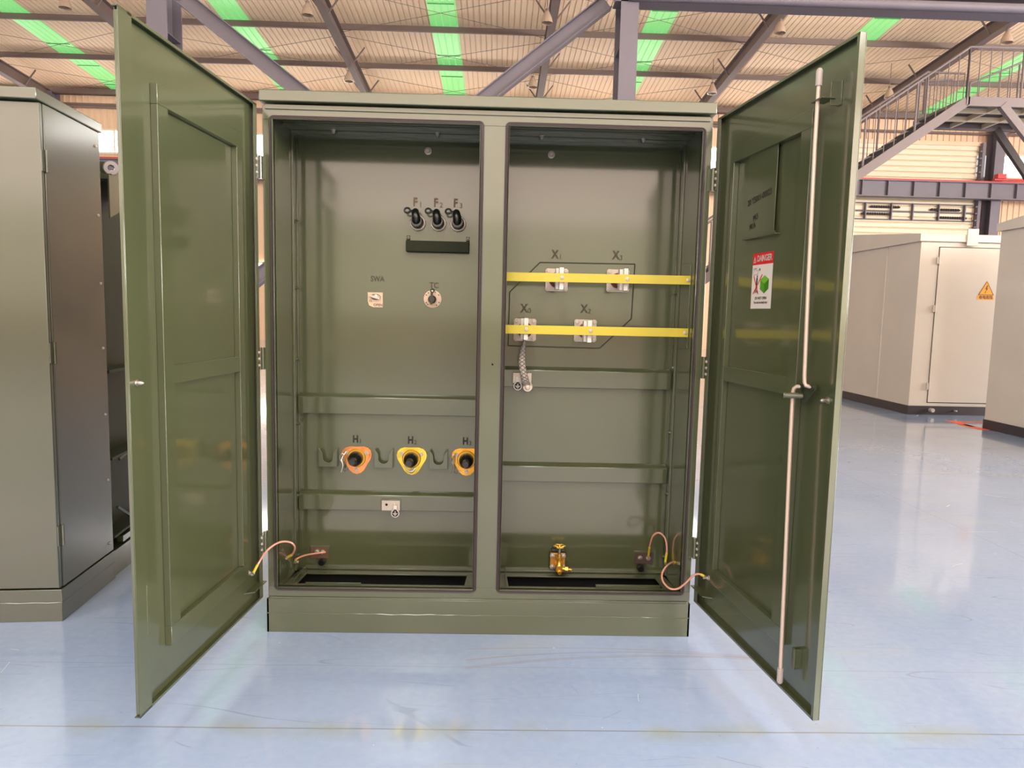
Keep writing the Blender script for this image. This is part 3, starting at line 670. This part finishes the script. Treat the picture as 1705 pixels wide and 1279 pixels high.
# high voltage bushings and parking stands
for x0, z1 in ((.125, .727), (.385, .726), (.642, .725)):
    x1 = x0+.086; z0 = z1-.088; xc = (x0+x1)/2; P = [(x0, z1), (x0, z0), (x1, z0), (x1, z1), (x1-.008, z1-.006), (x1-.019, z1-.024)]
    P += [(xc+.0235*math.cos(a_), z0+.044+.0235*math.sin(a_)) for a_ in [-i*PI/10 for i in range(0, 11)]]
    P += [(x0+.019, z1-.024), (x0+.008, z1-.006)]
    mb = MB(); mb.extrude([(a_, yb-.030, b_) for a_, b_ in P], (0, -.004, 0)); mb.box(x0, x0+.003, yb-.032, yb, z0, z1-.003); mb.box(x1-.003, x1, yb-.032, yb, z0, z1-.003); mb.box(x0, x1, yb-.032, yb, z0, z0+.003)
    mb.build('parking_stand', GREEN, T, bevel=.001)
for i, (x, n_) in enumerate(((.298, '1'), (.557, '2'), (.816, '3'))):
    z = .680
    sub('bushing_marking', 'H', n_, x, .766, .047, TXT)
    P = []
    for k in range(3):
        a0 = PI/2+PI/3+k*2*PI/3       # corners at lower middle and two upper sides
        for j in range(9):
            t_ = j/8; a_ = a0-PI/3+PI/3*2*t_
            r = .066*(1+.145*math.cos(3*(a_+PI/2)))
            P.append((x+r*math.cos(a_)*1.02, z-.004+r*math.sin(a_)))
    mb = MB(); mb.extrude([(a_, yb, b_) for a_, b_ in P], (0, -.006, 0)); mb.extrude([(x+(a_-x)*.86, yb-.006, z+(b_-z)*.86) for a_, b_ in P], (0, -.003, 0))
    hb = mb.build('high_voltage_bushing', None if False else [bpy.data.materials.get('yz%d' % i) or mat('yz%d' % i, rgb(*[(232, 150, 90), (226, 196, 70), (234, 168, 60)][i]), rough=.28, metal=.55, noise=.28, nscale=22)], T, bevel=.001)
    mb = MB(); mb.lathe([(.044, .008), (.044, .014), (.040, .018), (.036, .018)], (x, yb, z), (0, -1, 0), 28); mb.build('clamp_ring', YELZ, hb)
    mb = MB(); mb.lathe([(.034, .010), (.035, .03), (.033, .052), (.028, .066), (.017, .078), (.0165, .112), (.014, .118)], (x, yb, z), (0, -1, 0), 24); mb.build('black_cap', BLACK, hb)
    for k in range(3):
        a_ = -PI/2+k*2*PI/3; mb = MB(); mb.hexbolt((x+.053*math.cos(a_), yb-.009, z-.004+.053*math.sin(a_)), (0, -1, 0), .007, .007); mb.build('bolt', STEEL, hb)
    if i != 1:
        mb = MB(); X0 = x-.052; pts = spline([(X0+.004, yb-.02, z+.03), (X0-.012, yb-.035, z-.002), (X0-.006, yb-.04, z-.03), (X0-.014, yb-.04, z-.062)])
        mb.tube(pts, .0035, 6); mb.tube(spline([(X0-.006, yb-.035, z-.05), (X0+.01, yb-.07, z-.052), (X0+.03, yb-.08, z-.036)]), .0016, 6)
        mb.tube([(X0-.01+.010*math.cos(2*PI*j/14), yb-.038, z+.006+.02*math.sin(2*PI*j/14)) for j in range(14)], .0022, 6, True); mb.build('wire_bail', STEEL, hb)
    else:
        mb = MB(); mb.tube(spline([(x-.03, yb-.03, z-.03), (x-.012, yb-.04, z-.052), (x+.008, yb-.04, z-.054), (x+.02, yb-.03, z-.04)]), .003, 6); mb.tube(spline([(x-.02, yb-.02, z-.056), (x, yb-.03, z-.064), (x+.014, yb-.02, z-.055)]), .002, 6); mb.build('wire_bail', STEEL, hb)
# earthing pads
def earth_pad(x0, x1, z0, z1, y, pad, d=.012, bolts=(), frame=True):
    mb = MB(); mb.box(x0-.004, x1+.004, y-d*.6, y, z0-.002, z1+.006); o = mb.build('earthing_pad', GREEN, T, bevel=.001)
    mb = MB(); mb.box(x0, x1, y-d, y-d*.6, z0, z1); mb.build('contact_plate', pad, o)
    for bx, bz in bolts: mb = MB(); mb.hexbolt((bx, y-d, bz), (0, -1, 0), .008, .007); mb.build('bolt', STEEL, o)
    return o
def earth_tag(par, x, y, z, r=.019):
    mb = MB(); mb.lathe([(r, 0), (r, .002)], (x, y, z), (0, -1, 0), 24); mb.box(x-.008, x+.008, y-.002, y, z+r*.8, z+r*2); o = mb.build('earth_tag', WHITES, par)
    mb = MB(); mb.lathe([(r*.82, .0022), (r*.82, .003)], (x, y, z), (0, -1, 0), 24); o2 = mb.build('tag_face', TXT, par)
    s = MB(); yy = y-.0034
    s.box(x-.0012, x+.0012, yy, yy+.0003, z, z+r*.6)
    for k, w_ in enumerate((.6, .38, .16)): s.box(x-r*w_, x+r*w_, yy, yy+.0003, z-k*.0045-.001, z-k*.0045+.0012)
    s.build('earth_symbol', WHITES, par)
ye = YB-.037
o = earth_pad(.424, .508, .439, .486, ye, ZINC, bolts=[(.485, .466)])
mb = MB(); mb.lathe([(.006, .0), (.006, .001)], (.446, ye-.012, .467), (0, -1, 0), 12); mb.build('threaded_hole', HOLE, o)
earth_tag(o, .488, ye-.02, .428)
o = earth_pad(.082, .166, .190, .242, YB, mat('bronze_pad', rgb(112, 86, 72), rough=.45, metal=.4), bolts=[(.112, .222), (.138, .220)])
mb = MB(); mb.lathe([(.016, .0), (.017, .02), (.014, .03)], (.138, YB-.012, .176), (0, -1, 0), 18); mb.build('black_cap', BLACK, o)
o = earth_pad(1.636, 1.722, .186, .240, YB, mat('dark_pad', rgb(92, 72, 72), rough=.45, metal=.4), bolts=[(1.660, .214), (1.700, .214)])
mb = MB(); mb.lathe([(.016, .0), (.017, .02), (.014, .03)], (1.661, YB-.012, .168), (0, -1, 0), 18); mb.build('black_cap', BLACK, o)
o = earth_pad(1.027, 1.112, 1.052, 1.100, ye+.002, ZINC, bolts=[(1.045, 1.080)])
earth_tag(o, 1.049, ye-.018, 1.040)
# --- low voltage compartment
GRO = mat('panel_outline_groove', rgb(50, 50, 36), rough=.7)
mb = MB(); P = [(1.140, 1.611), (1.581, 1.614), (1.574, 1.361), (1.431, 1.220), (1.001, 1.223), (1.003, 1.472)]
for a_, b_ in zip(P, P[1:]+P[:1]): mb.bar((a_[0], yb-.0015, a_[1]), (b_[0], yb-.0015, b_[1]), .003, .005, (0, 1, 0))
mb.build('bushing_panel_seam', GRO, T)
XB = [(1.219, 1.532, '1', 1.220, 1.5275), (1.5025, 1.535, '3', 1.497, 1.5295), (1.0775, 1.299, '0', 1.0727, 1.308), (1.359, 1.301, '2', 1.348, 1.303)]
mk = {'1': (1.216, 1.648), '3': (1.498, 1.651), '0': (1.079, 1.397), '2': (1.359, 1.401)}
for x, z, n_, wx, wz in XB:
    sub('bushing_marking', 'X', n_, mk[n_][0], mk[n_][1], .052, TXT2)
    mb = MB(); h = .052; r = .01; P = []
    for cx, cz, s0 in ((x+h-r, z+h-r, 0), (x-h+r, z+h-r, PI/2), (x-h+r, z-h+r, PI), (x+h-r, z-h+r, 3*PI/2)):
        P += [(cx+r*math.cos(s0+i*PI/8), yb, cz+r*math.sin(s0+i*PI/8)) for i in range(5)]
    mb.extrude(P, (0, -.012, 0)); lb_ = mb.build('low_voltage_bushing', ZINC, T, bevel=.001)
    for a_, b_ in ((-1, 1), (1, 1), (-1, -1), (1, -1)):
        mb = MB(); mb.hexbolt((x+a_*.040, yb-.012, z+b_*.040), (0, -1, 0), .0085, .007); mb.build('bolt', ZINC, lb_)
    mb = MB(); mb.lathe([(.036, .012), (.034, .04), (.026, .05), (.024, .07), (.022, .13)], (x, yb, z), (0, -1, 0), 24); mb.build('insulator', REDD, lb_)
    mb = MB(); mb.lathe([(.017, .12), (.017, .17)], (x, yb, z), (0, -1, 0), 16)
    mb.build('stud', REDD, lb_)
    mb = MB(); mb.box(wx-.009, wx+.009, .135, .175, wz-.047, wz+.047); mb.box(wx-.022, wx-.009, .165, .215, wz-.045, wz+.045); mb.build('terminal_spade', WHITEP, lb_, bevel=.001)
for z0, n_ in ((1.5315, 'u'), (1.308, 'l')):
    mb = MB(); mb.bar((.975, .128, z0-.002), (1.768, .105, z0), .006, .0375, (0, 1, 0)); o = mb.build('yellow_busbar_strap', YEL, T, bevel=.0008)
    xs = (1.220, 1.4985, 1.757) if n_ == 'u' else (1.073, 1.350, 1.755)
    for x in xs:
        y_ = .128-(x-.975)*.029-.003; mb = MB(); mb.lathe([(.0085, 0), (.0085, .002), (.006, .003)], (x, y_, z0-.001), (0, -1, 0), 16); mb.lathe([(.005, .002), (.005, .007)], (x, y_, z0-.001), (0, -1, 0), 6); mb.build('strap_bolt', ZINC, o)
mb = MB(); mb.extrude([(1.768, .11, 1.602), (1.768, .235, 1.612), (1.768, .248, 1.231), (1.768, .125, 1.238)], (-.003, 0, 0)); mb.box(1.764, 1.77, .105, .112, 1.24, 1.60); mb.build('strap_upright', GREEN, T, bevel=.001)
# braided strap
mb = MB()
pts = spline([(1.070, .20, 1.262), (1.066, .24, 1.225), (1.0645, .27, 1.185), (1.064, .275, 1.150), (1.071, .28, 1.110), (1.080, .29, 1.075), (1.089, .31, 1.048)], 8)
wds = []
for i, p in enumerate(pts):
    t_ = i/(len(pts)-1); wds.append(.006+.012*min(1, t_*3)+.005*t_)
rs = []
for i, p in enumerate(pts):
    d_ = (pts[min(i+1, len(pts)-1)]-pts[max(i-1, 0)]).normalized(); sd = Vector((1, 0, 0)); sd = (sd-d_*sd.dot(d_)).normalized(); nn = d_.cross(sd)
    wv = wds[i]*(1+.06*math.sin(i*2.4)); rs.append([p+sd*wv*math.cos(a_)*.75+nn*.006*math.sin(a_) for a_ in [2*PI*j/12 for j in range(12)]])
mb.rings(rs)
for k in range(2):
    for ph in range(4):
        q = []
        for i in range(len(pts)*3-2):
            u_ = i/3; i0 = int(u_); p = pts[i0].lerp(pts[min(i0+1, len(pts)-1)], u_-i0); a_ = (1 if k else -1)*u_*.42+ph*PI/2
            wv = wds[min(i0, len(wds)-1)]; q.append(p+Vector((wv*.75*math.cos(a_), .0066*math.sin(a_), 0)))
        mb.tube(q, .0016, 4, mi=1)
bs = mb.build('braided_earth_strap', [BRAID, mat('braid_lacing', rgb(120, 108, 98), rough=.6)], T)  # lacing strands in a darker tone than the braid
mb = MB(); mb.lathe([(.010, 0), (.022, .006), (.026, .014), (.024, .024), (.014, .030)], (1.094, .345, 1.034), (0, -1, .2), 18); mb.hexbolt((1.094, .315, 1.036), (0, -1, .2), .013, .010); mb.build('strap_lug', ZINC, bs)
mb = MB(); mb.cyl((1.072, .2, 1.262), (1.071, .2, 1.285), .007, 10); mb.build('strap_ferrule', STEEL, bs)
# brass valve
x, z = 1.262, .195
o_ = MB(); o_.box(x-.040, x+.040, yb-.012, yb, z-.042, z+.046); o_.cyl((x-.03, yb-.006, z+.05), (x+.034, yb-.006, z+.05), .012, 10)
vb = o_.build('valve_boss', DGREEN, T, bevel=.002)
mb = MB(); mb.box(x-.037, x+.037, yb-.020, yb-.012, z-.040, z+.040); mb.build('valve_flange', BRASSP, vb, bevel=.004)
for a_, b_ in ((-1, 1), (1, 1), (-1, -1), (1, -1)):
    mb = MB(); mb.hexbolt((x+a_*.026, yb-.020, z+b_*.027), (0, -1, 0), .008, .006); mb.build('bolt', ZINC, vb)
mb = MB(); vx = x+.004; vy = yb-.055
mb.lathe([(.020, .01), (.022, .03), (.016, .05), (.016, .07)], (vx, yb-.01, z-.022), (0, -1, 0), 18)
mb.lathe([(.017, -.012), (.019, -.004), (.019, .012), (.013, .02), (.012, .04), (.015, .044), (.015, .052), (.010, .056), (.009, .07)], (vx, vy, z-.022), (0, 0, 1), 18)
mb.cyl((vx, vy, z-.022), (vx+.03, vy-.006, z-.024), .010, 14); mb.lathe([(.014, 0), (.014, .012)], (vx+.03, vy-.006, z-.024), (1, -.2, -.05), 6); mb.cyl((vx+.042, vy-.008, z-.0245), (vx+.06, vy-.012, z-.025), .008, 12, .005)
mb.tube([(vx+.056, vy-.012, z-.026), (vx+.060, vy-.012, z-.036)], .0015, 6)
mb.lathe([(.009, 0), (.009, .02)], (vx, vy-.015, z-.030), (0, -1, -.2), 14); mb.build('valve_body', BRASS, vb)
mb = MB(); mb.cyl((vx, vy, z+.04), (vx, vy, z+.079), .0075, 12); mb.build('valve_stem', STEEL, vb)
mb = MB(); zz = z+.086
ring = [(vx+.025*(1+.12*math.cos(6*a_))*math.cos(a_), vy+.025*(1+.12*math.cos(6*a_))*math.sin(a_), zz) for a_ in [2*PI*j/48 for j in range(48)]]
mb.tube(ring, .0032, 8, True); mb.lathe([(.008, -.01), (.009, 0), (.006, .005)], (vx, vy, zz), n=12)
for k in range(6): a_ = k*PI/3; mb.cyl((vx, vy, zz-.004), (vx+.024*math.cos(a_), vy+.024*math.sin(a_), zz), .0022, 6)
mb.build('valve_handwheel', BRASS, vb)

# earthing cables
def cable(pts, r=.0042, ends=(1, 1), nm='earthing_cable'):
    P = spline(pts, 8); mb = MB(); mb.tube(P, r, 10); o = mb.build(nm, COPPER, T)
    for e, i, j in ((ends[0], 0, 6), (ends[1], -1, -7)):
        if e: mb = MB(); mb.tube([P[i], P[j]], r*1.35, 10); mb.build('yellow_lug', LUGY, o)
    for i in (0, -1):
        mb = MB(); p = P[i]; mb.lathe([(.0075, 0), (.0075, .006), (.005, .012)], p-Vector((0, 0, .0)), (0, -1, 0), 6); mb.build('lug_nut', STEEL, o)
cable([(-.019, -.131, .303), (.000, -.105, .345), (.020, -.06, .380), (.060, -.03, .402), (.098, -.01, .395), (.110, .01, .368), (.090, .05, .325), (.056, .08, .296)])
cable([(.036, .279, .205), (.049, .25, .229), (.075, .285, .233), (.108, .335, .225), (.150, .365, .222), (.138, .37, .218)])
cable([(1.700, .37, .222), (1.694, .32, .300), (1.700, .29, .352), (1.722, .27, .372), (1.748, .26, .350), (1.757, .25, .300), (1.752, .25, .235)])
cable([(1.768, .10, .291), (1.735, .06, .308), (1.700, .02, .305), (1.677, .0, .280), (1.677, -.02, .252), (1.698, -.05, .234), (1.728, -.06, .236), (1.757, -.07, .262), (1.785, -.08, .300), (1.808, -.09, .313), (1.832, -.10, .306)])
mb = MB(); mb.cyl((.03, .279, .205), (.05, .279, .205), .006, 8); mb.build('earth_stud', ZINC, T)

# ------------------------------------------------------------------ doors
def door(side):
    L = side == 'left'
    if L: ox, oy, a_ = -.0118, -.031, .0728; dr = Vector((-math.sin(a_), -math.cos(a_), 0)); nn = Vector((math.cos(a_), -math.sin(a_), 0))
    else: ox, oy, a_ = 1.8134, -.0149, .1293; dr = Vector((math.sin(a_), -math.cos(a_), 0)); nn = Vector((-math.cos(a_), -math.sin(a_), 0))
    O = Vector((ox, oy, 0))
    f = lambda s, d, z: tuple(O+dr*s+nn*d+Vector((0, 0, z)))
    W_, Z0, Z1, D = .895, .1645, 2.168, -.019
    se = W_-.018 if L else W_
    mb = MB(f); mb.box(0, se, D-.003, D, Z0, Z1); mb.box(0, .003, D, 0, Z0, Z1)
    if not L: mb.box(W_-.003, W_, D, 0, Z0, Z1)
    d_ = mb.build(side+'_door', GREEN, T, bevel=.0012)
    if L: d_.name = 'door'
    else: d_.name = 'door.001'
    # folded rim
    mb = MB(f); mb.box(.003, W_, -.002, 0, Z1-.009, Z1); mb.box(.003, W_-.002, D, -.002, Z1-.003, Z1)
    mb.box(.003, W_, -.002, 0, Z0, Z0+.009); mb.box(.003, W_-.002, D, -.002, Z0, Z0+.003)
    mb.box(.0, .030, -.002, 0, Z0, Z1)
    lip = .064 if L else .012
    mb.box(W_-lip, W_, -.002, 0, Z0, Z1)
    if L: mb.box(W_-.003, W_+.001, -.0115, -.002, Z0+.014, Z1-.014)
    mb.build('folded_rim', GREEN, d_, bevel=.0008)
    # stiffener frame : raised hat section round two recessed panels
    if L: A0, A1, B0, B1 = .145, .7185, .190, .660
    else: A0, A1, B0, B1 = .150, .690, .172, .630
    za, zb, zc, zd, ze_, zf = .303, .366, 1.131, 1.189, 1.963, 2.021
    mb = MB(f); e = .003
    for q in ((A0, A1, za, zb), (A0, A1, zc, zd), (A0, A1, ze_, zf)): 
        if q[2] == zc: mb.box(B0-.01, B1+.01, D, e-.001, q[2], q[3])
        else: mb.box(q[0], q[1], D, e, q[2], q[3])
    mb.box(A0, B0, D, e, zb, ze_); mb.box(B1, A1, D, e, zb, ze_)
    mb.build('stiffener_frame', GREEN, d_, bevel=.0015)
    # hinges
    sx = -1 if L else 1
    hx = -.006 if L else 1.8065
    for z in (1.930, 1.168, .398):
        mb = MB(); mb.cyl((hx, -.016, z-.045), (hx, -.016, z+.045), .0075, 12)
        for k in (-.022, 0, .022): mb.cyl((hx, -.016, z+k-.0008), (hx, -.016, z+k+.0008), .0082, 12)
        mb.box(min(hx, hx-sx*.014), max(hx, hx-sx*.014), -.006, .0, z-.045, z+.045)
        g = MB(f)
        g.box(.0, .026, .0, .002, z-.045, z+.045)
        mb.v += g.v; k0 = len(mb.v)-len(g.v); mb.f += [tuple(i+k0 for i in q) for q in g.f]; mb.m += g.m
        h = mb.build('hinge', GREEN, d_)
        g = MB()
        for k in (-.026, 0, .026):
            g.lathe([(.0065, 0), (.006, .003), (.003, .005)], f(.013, .002, z+k), nn, 12)
        g.build('hinge_screws', ZINC, d_)
    # earth stud, stay bracket
    g = MB(); g.hexbolt(f(.10, D, .305), nn, .007, .008); g.cyl(f(.10, D, .305), f(.10, .008, .305), .004, 8); g.build('earth_stud', ZINC, d_)
    g = MB(f); g.add([(.005, .001, .238), (.13, .001, .262), (.13, D, .262), (.005, .03, .238)], [(0, 1, 2, 3)])
    g = MB(f); g.extrude([(.0, D, .232), (.140, D, .232), (.120, .016, .232), (.0, .016, .232)], (0, 0, .004)); g.build('stop_bracket', GREEN, d_)
    if L:
        g = MB(); g.lathe([(.009, 0), (.010, .003), (.0065, .004), (.0065, .014), (.004, .020), (.001, .023)], f(.863, 0, 1.154), nn, 16); g.build('locating_pin', STEEL, d_)
        g = MB(); g.tube([f(.845, .0005, .40), f(.843, .0005, .55)], .0008, 4); g.build('paint_run', GREEN, d_)
    return d_, f, nn, dr
dl, fl, nl, drl = door('left')
dR, fr, nR, drr = door('right')
D = -.019
# nameplate with handwriting
mb = MB(fr); mb.box(.266, .476, -.010, -.007, 1.668, 1.972); mb.box(.262, .500, -.019, .001, 1.662, 1.666); mb.box(.262, .500, -.001, .001, 1.666, 1.673)
npl = mb.build('nameplate_blank', GREEN, dR, bevel=.0008)
PEN = mat('pencil_mark', rgb(44, 42, 34), rough=.7)
def rtext(nm, s_, size, s0, z0, d, rot, mt, par, sx=1, mb=None, mi=0):
    c_, sn = math.cos(rot), math.sin(rot)
    return text(nm, s_, size, lambda a, b, h: fr(s0+(a*c_-b*sn), d+.0006, z0+(a*sn+b*c_)), mt, par, sx=sx, mb=mb, mi=mi)
rtext('handwriting', '20 Y5001-00023', .030, .366, 1.802, -.007, .12, PEN, npl, .85)
rtext('handwriting', 'PR3', .028, .345, 1.735, -.007, .25, PEN, npl, .8)
rtext('handwriting', 'PR16', .028, .326, 1.706, -.007, .2, PEN, npl, .75)
# danger label
d0 = D+.0008
s = MB()
def q(pts, mi, h=0.0): s.add([fr(a, d0+h, b) for a, b in pts], [tuple(range(len(pts)))], mi)
q([(.323, 1.411), (.467, 1.411), (.467, 1.6085), (.323, 1.6085)], 0)
q([(.323, 1.5675), (.467, 1.5675), (.467, 1.6085), (.323, 1.6085)], 1, .0004)
q([(.328, 1.575), (.348, 1.575), (.338, 1.598)], 0, .0008); q([(.331, 1.577), (.345, 1.577), (.338, 1.594)], 1, .0011)
q([(.3368, 1.582), (.3392, 1.582), (.3392, 1.590), (.3368, 1.590)], 0, .0014); q([(.3368, 1.578), (.3392, 1.578), (.3392, 1.5803), (.3368, 1.5803)], 0, .0014)
text('w', 'DANGER', .030, lambda a, b, h: fr(.406+a*.87, d0+.0009, 1.5880+b), None, mb=s, mi=0)
text('w', 'DANGER', .030, lambda a, b, h: fr(.4064+a*.87, d0+.0009, 1.5884+b), None, mb=s, mi=0)
cx, cz = .415, 1.498
q([(cx, cz), (cx-.030, cz+.016), (cx, cz+.030), (cx+.030, cz+.016)], 3, .0005)
q([(cx, cz), (cx-.030, cz+.016), (cx-.030, cz-.018), (cx, cz-.034)], 2, .0005)
q([(cx, cz), (cx+.030, cz+.016), (cx+.030, cz-.018), (cx, cz-.034)], 4, .0005)
for a_, b_ in (((.337, 1.528), (.375, 1.462)), ((.337, 1.464), (.398, 1.532))):
    v_ = Vector((b_[0]-a_[0], b_[1]-a_[1])).normalized()*.0022; q([(a_[0]-v_.y, a_[1]+v_.x), (a_[0]+v_.y, a_[1]-v_.x), (b_[0]+v_.y, b_[1]-v_.x), (b_[0]-v_.y, b_[1]+v_.x)], 1, .0010)
q([(.359, 1.53), (.365, 1.53), (.365, 1.522), (.359, 1.522)], 5, .0008); q([(.357, 1.521), (.366, 1.521), (.364, 1.495), (.369, 1.468), (.361, 1.468), (.359, 1.490), (.355, 1.468), (.350, 1.468), (.355, 1.495)], 5, .0008)
sc = [(.330, 1.548), (.334, 1.556), (.342, 1.553), (.336, 1.545), (.331, 1.536), (.338, 1.530), (.352, 1.534), (.362, 1.533), (.368, 1.540), (.366, 1.550), (.358, 1.545), (.350, 1.549)]
for a_, b_ in zip(sc, sc[1:]):
    v_ = Vector((b_[0]-a_[0], b_[1]-a_[1])).normalized()*.0005; q([(a_[0]-v_.y, a_[1]+v_.x), (a_[0]+v_.y, a_[1]-v_.x), (b_[0]+v_.y, b_[1]-v_.x), (b_[0]-v_.y, b_[1]+v_.x)], 5, .0008)
q([(.344, 1.555), (.352, 1.557), (.353, 1.553), (.345, 1.551)], 1, .001); q([(.374, 1.553), (.381, 1.554), (.382, 1.546), (.375, 1.546)], 5, .001)
text('w', 'DO NOT OPEN', .0125, lambda a, b, h: fr(.394+a*.95, d0+.0008, 1.448+b), None, mb=s, mi=5)
text('w', 'You can be badly hurt', .0115, lambda a, b, h: fr(.394+a*.95, d0+.0008, 1.433+b), None, mb=s, mi=5)
o = s.build('danger_label', [WHITES, REDS, GREENS, GREENL, GREEND, mat('sticker_black', rgb(30, 28, 34), rough=.4)], dR); o['label'] = 'white label with red DANGER header and green cube picture'
# latch rods
mb = MB(); P = [fr(.757, .030, 2.108), fr(.757, .030, 1.9), fr(.765, .028, 1.5), fr(.774, .026, 1.21), fr(.775, .025, 1.185), fr(.779, .022, 1.176), fr(.790, .015, 1.173), fr(.800, .012, 1.173)]
mb.tube(P, .0062, 12); r1 = mb.build('latch_rod', ROD, dR)
mb = MB(); mb.lathe([(.0098, 0), (.0098, .044), (.006, .050), (.001, .052)], fr(.757, .030, 2.062), (0, 0, 1), 16); mb.build('rod_sleeve', CAPM, dR)
mb = MB(); P = [fr(.745, .026, .25), fr(.735, .027, .6), fr(.722, .028, 1.0), fr(.718, .028, 1.145), fr(.720, .026, 1.160), fr(.728, .02, 1.168), fr(.742, .012, 1.168)]
mb.tube(P, .0062, 12); mb.build('latch_rod', ROD, dR)
mb = MB(); mb.lathe([(.001, -.002), (.006, 0), (.0098, .006), (.0098, .05)], fr(.7455, .026, .205), (0, 0, 1), 16); mb.build('rod_sleeve', CAPM, dR)
mb = MB(fr); mb.box(.735, .795, -.004, .040, 2.018, 2.022); mb.box(.785, .789, D, .010, 2.0, 2.068); mb.box(.785, .803, D, D+.004, 2.0, 2.068); mb.build('rod_guide', GREEN, dR, bevel=.0008)
mb = MB(fr); mb.box(.768, .771, D, .004, .272, .338); mb.box(.768, .788, .001, .004, .272, .338); mb.box(.785, .788, D, .004, .272, .338); mb.build('rod_guide', GREEN, dR, bevel=.0008)
mb = MB(fr); mb.extrude([(.733, .004, 1.176), (.803, .004, 1.182), (.808, .004, 1.165), (.760, .004, 1.118), (.748, .004, 1.112), (.738, .004, 1.118)], (0, .006, 0)); lp = mb.build('latch_plate', DGREEN, dR, bevel=.001)
mb = MB(); mb.cyl(fr(.745, .010, 1.140), fr(.725, .060, 1.140), .009, 16); mb.cyl(fr(.725, .060, 1.140), fr(.724, .062, 1.140), .0105, 16); mb.build('latch_stub', GREEN, dR)
mb = MB(); mb.cyl(fr(.742, .004, 1.168), fr(.742, .018, 1.168), .009, 12); mb.cyl(fr(.798, .004, 1.173), fr(.798, .018, 1.173), .009, 12); mb.build('rod_pivot', DGREEN, dR)
mb = MB(); mb.lathe([(.011, 0), (.011, .002), (.006, .003), (.006, .018), (.003, .024)], fr(.832, D, 1.137), nR, 14); mb.build('locating_pin', STEEL, dR)

# ================================================================== neighbouring closed cabinet
N = thing('closed_transformer_cabinet', (-1.8, .3, 0), 'olive green transformer cabinet with closed doors at the left edge of photo', 'electrical cabinet')
a_ = math.atan2(.0803, .9968)
ca, sa = math.cos(a_), math.sin(a_)
NO = Vector((-.9136, .0687, 0))
def fn(x, y, z): return (NO.x+ca*x-sa*y, NO.y+sa*x+ca*y, z)   # x to the right, y to the back, origin at front right corner
mb = MB(fn); mb.box(-1.8, 0, .026, .5, .148, 2.1795); mb.build('body', GREEN_R, N, bevel=.003)
mb = MB(fn); mb.box(-1.81, .003, .002, .505, 0, .142); o = mb.build('base_plinth', GREEN_R, N, bevel=.002)
w_ = MB(); w_.tube([fn(-1.8+1.8*i/60, .0015, .084+.001*math.sin(i*1.7)) for i in range(61)]+[fn(.0035, .5*i/20, .084+.001*math.sin(i*1.7)) for i in range(21)], .0018, 6); w_.build('weld_seam', GREEN_R, o)
mb = MB(fn); mb.box(-1.81, .006, -.034, .52, 2.181, HT); mb.build('roof_cap', GREEN_R, N, bevel=.004)
for x0, x1 in ((-.895, -.001), (-1.795, -.903)):
    mb = MB(fn); mb.box(x0, x1, -.003, .020, .150, 2.178); o = mb.build('door', GREEN_R, N, bevel=.004)
mb = MB(fn); mb.box(-1.79, -.004, .018, .028, .15, 2.17); mb.build('door_gap', HOLE, N)
for z in (1.95, 1.165, .378):
    mb = MB(fn); mb.box(-.002, .002, -.002, .024, z-.042, z+.042); mb.box(.0, .004, .028, .052, z-.042, z+.042)
    mb.cyl((.006, .026, z-.045), (.006, .026, z+.045), .0075, 12)
    for k in (-.022, 0, .022): mb.cyl((.006, .026, z+k-.001), (.006, .026, z+k+.001), .0082, 12)
    mb.build('hinge', GREEN_R, N)
for z in (2.109, 1.791, 1.472, 1.162, .84, .514, .195):
    mb = MB(); mb.lathe([(.0075, 0), (.0075, .004), (.005, .007)], fn(0, .46, z), (ca, sa, 0), 6); mb.build('side_bolt', ZINC, N)
mb = MB(fn); mb.box(-1.7, -.10, .5, 1.2, .1, 2.0); mb.build('oil_tank', DGREEN, N, bevel=.006)
# lifting lug, stiffening plates beside the tank
mb = MB(); c_ = Vector(fn(-.035, .69, 2.05))
mb.lathe([(.032, -.02), (.036, -.016), (.036, .016), (.032, .02), (.016, .02), (.016, -.02), (.032, -.02)], c_, (ca*.6, -.9, 0), 28, cap=False); lg = mb.build('lifting_eye', mat('lug_grey', rgb(136, 126, 128), rough=.4, coat=.2), N)
mb = MB(fn); mb.box(-.15, -.05, .68, .71, 2.02, 2.08); mb.build('lug_arm', GREEN_R, lg)
mb = MB(fn); mb.extrude([(-.10, .62, 2.0), (-.10, 1.0, 2.0), (-.10, 1.0, 2.1), (-.10, .62, 2.02)], (.02, 0, 0)); mb.box(-.10, -.02, .66, 1.15, 1.995, 2.02)
mb.extrude([(-.02, .62, 2.01), (-.02, 1.15, 2.01), (-.02, .62, 1.80)], (.006, 0, 0)); mb.build('tank_gusset', GREEN, N)
for z0, z1 in ((1.035, 1.05), (.60, .612), (.20, .212)):
    mb = MB(fn); mb.extrude([(-.10, .52, z0), (.0, .52, z0), (-.02, .95, z0), (-.10, 1.1, z0)], (0, 0, z1-z0)); mb.build('cooling_shelf', DGREEN, N)
mb = MB(); mb.bar(fn(-.02, .64, .58), fn(-.03, 1.1, .66), .012, .012); mb.bar(fn(-.02, .6, .34), fn(-.03, .90, .17), .012, .012); mb.bar(fn(-.02, .62, .165), fn(-.02, .95, .165), .03, .03); mb.build('stiffening_bar', GREEN, N)
mb = MB(fn); mb.box(-.1, -.01, .52, 1.15, 0, .13); mb.build('skid_plate', GREEN, N)
